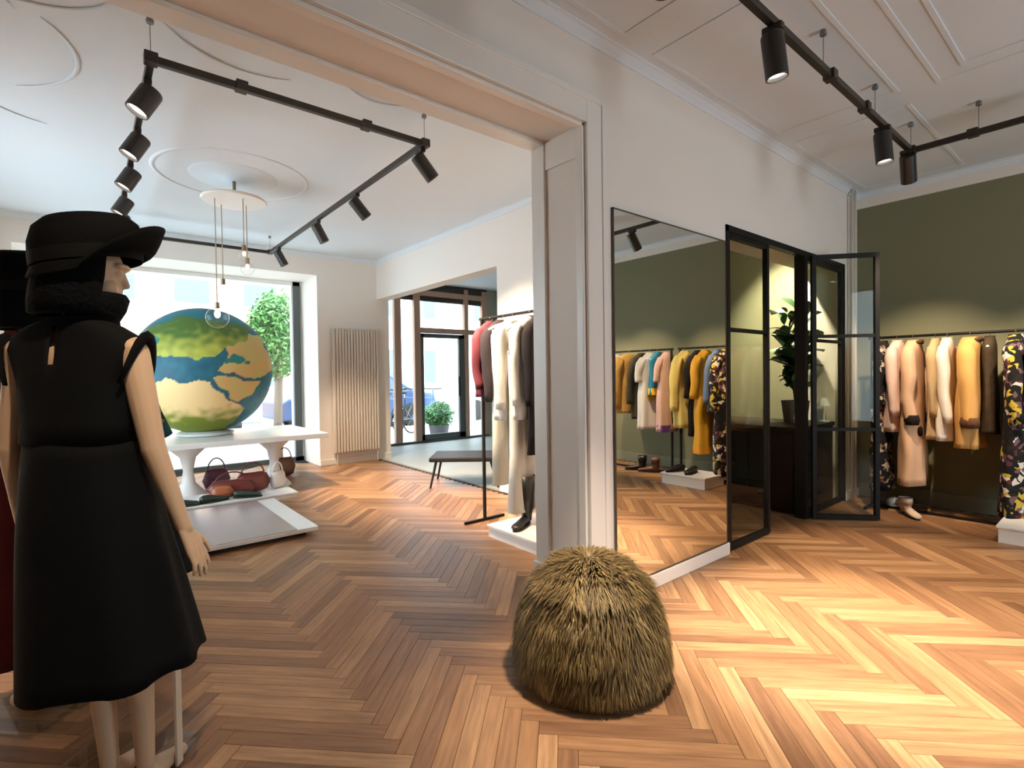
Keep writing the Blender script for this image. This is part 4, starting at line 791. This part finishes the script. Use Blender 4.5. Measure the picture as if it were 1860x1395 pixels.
def dress(t, m, hem_z, hem_rx, hem_ry, keyhole=True, waist_z=1.13, name='dress', pleats=11, top_m=None, capz=.0, seed=0, wy=.135, wx=.165):
    n = 88; rnd = random.Random(seed); rings = []
    rows = [(1.515, .070, .062, -.006), (1.508, .095, .066, -.008), (1.490, .140, .070, -.008), (1.462, .188, .072, -.006), (1.42, .205, .082, -.004), (1.37, .190, .098, .0), (1.32, .176, .112, .004), (1.25, .172, .128, .01), (1.19, .170, .130, .008), (waist_z, wx, wy, .0)]
    for z, rx, ry, yo in rows: rings.append([(rx*abs(math.cos(2*PI*j/n))**.85*math.copysign(1, math.cos(2*PI*j/n)), yo+ry*abs(math.sin(2*PI*j/n))**.85*math.copysign(1, math.sin(2*PI*j/n)), z) for j in range(n)])
    b = MB(); b.loft(rings, False, False)
    if keyhole:
        keep = []
        for f in b.f:
            c = sum((Vector(b.v[i]) for i in f), Vector())/4
            if c.y < 0 and -.02 < c.x < 0 and 1.36 < c.z < 1.48: continue
            keep.append(f)
        b.f = keep
    bod = b.build('bodice', top_m or m, t, smooth=True, solid=.004)
    sk = []; nz = 16
    for i in range(nz+1):
        s = i/nz; z = waist_z+(hem_z-waist_z)*s; e = s**.9; rx = wx+(hem_rx-wx)*e; ry = wy+(hem_ry-wy)*e; ring_ = []
        for j in range(n):
            a = 2*PI*j/n; am = .034*min(1, s*1.6); w_ = math.sin(pleats*a+1.1*math.sin(2*a)+seed); w_ = math.copysign(abs(w_)**.7, w_)
            k = 1+am*w_; ring_.append((rx*k*math.cos(a), ry*k*math.sin(a), z-(.005*s*w_)))
        sk.append(ring_)
    MB().loft(sk, False, False).build('skirt', m, t, smooth=True, solid=.003)
    for s in (-1, 1):
        pts = [Vector((s*(.176+.05*math.sin(PI*k/10)**.7), .065-.14*k/10, 1.31+.148*math.sin(PI*k/10)**.8)) for k in range(11)]
        MB().tube(pts, [.009+.012*math.sin(PI*k/10) for k in range(11)], 8, flat=.5).build('shoulder_ruffle', m, bod, smooth=True)
    MB().tube([(.071*math.cos(2*PI*j/24), -.006+.063*math.sin(2*PI*j/24), 1.515) for j in range(25)], .010, 8).build('collar_band', m, bod, smooth=True)
    return bod
c_blk = fabric('black_taffeta', (.0035, .0038, .0042), rough=.8, bump=.15, var=.2, spec=.12); c_felt = fabric('black_felt', (.003, .0032, .0036), var=.2, spec=.08); c_knit = fabric('black_knit', (.003, .0032, .0036), spec=.08, bump=.7, bscale=70)
def mannequin(label, loc, rz, arms, head_yaw, voxel, dress_m, hem, top_m=None, hatted=True, zs=1.0, keyhole=False, pleats=7, seed=0, sleeves=None, waist=(.165, .138), lean=0.0):
    t = thing('mannequin', label, 'mannequin', loc, rz); t.scale = (1, 1, zs)
    me = remesh(body_parts(arms, head_yaw), 'body', voxel); me.materials.append(M_skin); o = bpy.data.objects.new('body', me); COL.objects.link(o); o.parent = t
    dress(t, dress_m, *hem, keyhole=keyhole, top_m=top_m, pleats=pleats, seed=seed, wx=waist[0], wy=waist[1])
    hood(t, head_yaw, c_knit)
    if hatted:   # scarf wrapped over chin and throat, open at the nape
        arcs = [math.radians(a) for a in range(-118, 119, 12)]
        def sc(r, z, k=1.0): return [Vector((math.sin(a-head_yaw)*r*(1-.18*abs(a)/2), math.cos(a-head_yaw)*r*(1-.18*abs(a)/2)*k+.012, z)) for a in arcs]
        MB().loft([sc(.080, 1.50), sc(.094, 1.515), sc(.108, 1.55), sc(.112, 1.585), sc(.100, 1.60)], False, False, closed=False).build('neck_scarf', c_knit, t, smooth=True, solid=.008)
    if hatted: hat(t, head_yaw, c_felt)
    if sleeves:
        for s, (el, wr, hd) in zip((-1, 1), arms):
            el, wr = Vector(el), Vector(wr); MB().tube([(s*.17, 0, 1.42), el.lerp(Vector((s*.17, 0, 1.42)), .4), el, el.lerp(wr, .6)], [.056, .058, .062, .075], 18, cap=False).build('sleeve', sleeves, t, smooth=True, solid=.003)
    B('base_plate', M_glass, -.19, .19, -.19, .24, .0, .009, t, bevel=.003)
    for x, y in ((.09, .085), (.205, .075)): MB().bar((x, y, .009), (x, y, .62), .030, .008).build('support_bar', mat('pale_support_bar', (.70, .60, .48), rough=.4), t)
    for c in t.children_recursive:      # weight on one hip: the figure leans slightly
        if c.type == 'MESH' and c.name.split('.')[0] not in ('base_plate', 'support_bar'):
            for v in c.data.vertices: v.co.x -= lean*(min(v.co.z, 1.48)-.85)*(1 if v.co.z > .85 else 2.2) - lean*3.4*max(0, v.co.z-1.48)
    return t
DM = 1.67; latm = (165-930)/FPX*DM; p1_ = F0*DM+R0*latm
mannequin('mannequin seen from behind in a black sleeveless dress and black hat', (p1_.x, p1_.y, 0), math.radians(50.62-90),
          (((-.232, -.015, 1.11), (-.245, .02, .845), (-.245, .045, .70)), ((.222, -.015, 1.10), (.275, .02, .835), (.305, .04, .70))), math.radians(-62), .0042, c_blk, (.405, .245, .24), keyhole=True, seed=2, lean=.06)
c_mar = fabric('maroon_velvet', (.085, .012, .012), var=.3)
mannequin('mannequin in a maroon dress and black hat at the left picture edge', (-.17, 2.86, 0), math.radians(50.62-90-10),
          (((-.24, -.02, 1.12), (-.26, .03, .86), (-.26, .06, .72)), ((.235, -.015, 1.11), (.26, .03, .86), (.262, .06, .72))), math.radians(25), .006, c_mar, (.26, .26, .235), seed=5)
c_grn = patch_mat('green_leaf_print', [(.01, .012, .01), (.02, .05, .03), (.01, .06, .07), (.16, .17, .05), (.01, .012, .012), (.03, .09, .07)], 22)
mannequin('mannequin in a green printed top and wide black skirt behind the black dress', (.04, 3.72, 0), math.radians(50.62-90+15),
          (((-.25, .0, 1.12), (-.27, .06, .88), (-.26, .10, .75)), ((.255, .0, 1.12), (.30, .06, .90), (.30, .10, .77))), math.radians(20), .006, c_blk, (.22, .46, .40), top_m=c_grn, hatted=False, seed=9, sleeves=c_grn)
# ------------------------------------------------------------------ street outside
ext = mat('street_asphalt', (.28, .28, .29), rough=.9, var=.1); pav = mat('pavement_concrete', (.52, .51, .49), rough=.9, var=.08)
o = struct(B('ground_pavement', pav, -14, 22, 9.1, 12.5, -.12, -.01)); o = struct(B('ground_road', ext, -30, 40, 12.5, 19, -.14, -.06)); o = struct(B('ground_far_pavement', pav, -30, 40, 19, 22, -.12, .0))
def building(label, x0, x1, y, h, m, floors, cols):
    t = thing('street_building', label, 'building', ((x0+x1)/2, y, 0)); a = (x1-x0)/2
    B('facade', m, -a, a, 0, 6, 0, h, t); B('roof', mat('slate_roof', (.12, .11, .11), rough=.8), -a-.2, a+.2, -.25, 6.2, h, h+.3, t)
    for fl_ in range(floors):
        for c in range(cols):
            cx = -a+(c+.5)*2*a/cols; z = .9+fl_*3.1
            f_ = B('window', M_white, cx-.65, cx+.65, -.06, .02, z, z+1.75, t); B('pane', mat('dark_window_glass', (.10, .13, .16), rough=.1), cx-.55, cx+.55, -.075, -.06, z+.1, z+1.65, f_)
    return t
building('pale cream house across the street seen through the shop window', -16, -3, 22, 13, mat('cream_facade', (.75, .70, .62), rough=.9), 4, 5)
building('terracotta house across the street behind the tree', -2.6, 6.4, 22, 12, mat('terracotta_facade', (.62, .36, .24), rough=.9), 4, 4)
building('light grey house across the street seen through the entrance', 6.8, 22, 22, 13, mat('light_grey_facade', (.70, .71, .73), rough=.9), 4, 6)
def foliage(name, parent, c, r, n, m, sz, seed):
    rnd = random.Random(seed); V, Fc = [], []
    for _ in range(n):
        while True:
            p = Vector((rnd.uniform(-1, 1), rnd.uniform(-1, 1), rnd.uniform(-1, 1)))
            if .25 < p.length < 1: break
        p = Vector((c[0]+p.x*r[0], c[1]+p.y*r[1], c[2]+p.z*r[2])); d = Vector((rnd.gauss(0, 1), rnd.gauss(0, 1), rnd.gauss(0, 1))).normalized(); u = d.orthogonal().normalized(); s = sz*rnd.uniform(.6, 1.3); b = len(V)
        V += [p, p+d*s*.5+u*s*.28, p+d*s, p+d*s*.5-u*s*.28]; Fc.append((b, b+1, b+2, b+3))
    me = bpy.data.meshes.new(name); me.from_pydata([tuple(v) for v in V], [], Fc); me.materials.append(m); o = bpy.data.objects.new(name, me); COL.objects.link(o); o.parent = parent; o['kind'] = 'stuff'
q = at(500, 600, 'Y', 11.7)
t = thing('street_tree', 'leafy street tree outside the shop window right of the globe', 'tree', (q.x, 11.7, -.01))
MB().tube([(0, 0, 0), (.05, 0, 1.3), (0, .05, 2.0), (.1, 0, 3.0)], [.09, .08, .06, .03], 10).build('trunk', mat('grey_bark', (.16, .12, .09), rough=1), t, smooth=True)
foliage('crown', t, (0.0, 0, 2.25), (.55, .55, .95), 5000, mat('street_leaf', (.09, .22, .05), rough=.6, var=.4), .11, 5)
q = at(797, 745, 'Y', 10.2)
t = thing('round_bush', 'round green bush outside the glass entrance', 'bush', (q.x, 10.2, -.01))
MB().lathe([(0, 0), (.20, 0), (.24, .22), (.21, .22), (.20, .18), (0, .18)], 20).build('planter', mat('dark_planter', (.06, .06, .065), rough=.8), t)
foliage('leaves', t, (0, 0, .44), (.33, .33, .29), 2200, mat('bush_leaf', (.05, .16, .04), rough=.5, var=.4), .08, 6)
q = at(822, 700, 'Y', 11.6); t = thing('white_pillar', 'white rendered pillar outside the glass entrance', 'pillar', (q.x+.1, 11.6, -.01)); B('shaft', mat('white_render', (.85, .85, .86), rough=.9), -.42, .42, -.3, .3, .12, 4.5, t); B('plinth', mat('white_render', (.85, .85, .86)), -.46, .46, -.34, .34, 0, .12, t)
def car(label, x, y, m, rz=0):
    t = thing('parked_car', label, 'car', (x, y, -.06), rz); P = [(-2.1, .35), (-2.1, .75), (-1.9, .88), (-1.15, .95), (-.6, 1.42), (.75, 1.45), (1.45, .98), (2.0, .9), (2.12, .7), (2.12, .35)]
    MB().loft([[(px_, yy*(1 if z < 1 else .86), z) for px_, z in P] for yy in (-.85, .85)]).build('body', m, t, bevel=.05)
    for sy in (-1, 1):
        MB().add([(-1.0, sy*.862, .97), (1.3, sy*.862, .97), (.68, sy*.755, 1.38), (-.55, sy*.755, 1.36)], [(0, 1, 2, 3)]).build('side_window', mat('dark_window_glass', (.10, .13, .16)), t)
        for wx_ in (-1.3, 1.35): MB().tube([(wx_, sy*.70, .32), (wx_, sy*.88, .32)], .32, 20).build('wheel', M_sole, t)
    return t
car('silver-blue car parked at the kerb behind the globe', 1.0, 13.7, mat('silver_blue_paint', (.45, .55, .68), rough=.25, metal=.3))
car('dark blue car parked at the kerb right of the tree', 5.6, 13.7, mat('dark_blue_paint', (.05, .09, .20), rough=.25, metal=.3))
car('grey car parked at the kerb outside the entrance', 10.4, 13.7, mat('grey_paint', (.35, .38, .42), rough=.25, metal=.3))
def bicycle(label, x, y, m, rz):
    t = thing('bicycle', label, 'bicycle', (x, y, -.01), rz)
    for wx_ in (-.5, .5):
        w_ = MB().tube([(wx_+.33*math.cos(2*PI*i/24), 0, .345+.33*math.sin(2*PI*i/24)) for i in range(25)], .016, 6).build('wheel', M_sole, t)
        sp = MB()
        for i in range(8): sp.tube([(wx_, 0, .345), (wx_+.32*math.cos(PI*i/4), 0, .345+.32*math.sin(PI*i/4))], .003, 4)
        sp.build('spokes', M_hook, w_)
    MB().tube([(-.5, 0, .345), (-.12, 0, .32), (.36, 0, .78), (-.2, 0, .82), (-.12, 0, .32)], .018, 8).tube([(-.5, 0, .345), (-.2, 0, .82)], .012, 8).tube([(.5, 0, .345), (.36, 0, .78), (.32, 0, .98)], .016, 8).build('frame', m, t)
    MB().tube([(.30, -.27, 1.02), (.34, 0, 1.0), (.30, .27, 1.02)], .013, 8).build('handlebar', M_black, t); MB().ellipsoid((-.23, 0, .93), (.13, .07, .035)).build('saddle', M_black, t, smooth=True); MB().tube([(-.2, 0, .8), (-.23, 0, .92)], .012, 8).build('seat_post', M_hook, t)
for i, (px, Y, lab) in enumerate([(772, 11.0, 'blue bicycle leaning outside the glass entrance'), (742, 11.5, 'dark bicycle beyond the narrow entrance pane'), (712, 11.2, 'grey-blue bicycle beyond the leftmost entrance pane')]):
    q = at(px, 740, 'Y', Y); bicycle(lab, q.x, Y, mat(['blue_bike_paint', 'dark_bike_paint', 'greyblue_bike_paint'][i], [(.05, .12, .35), (.03, .03, .04), (.12, .18, .26)][i], rough=.3), .4+.2*i)
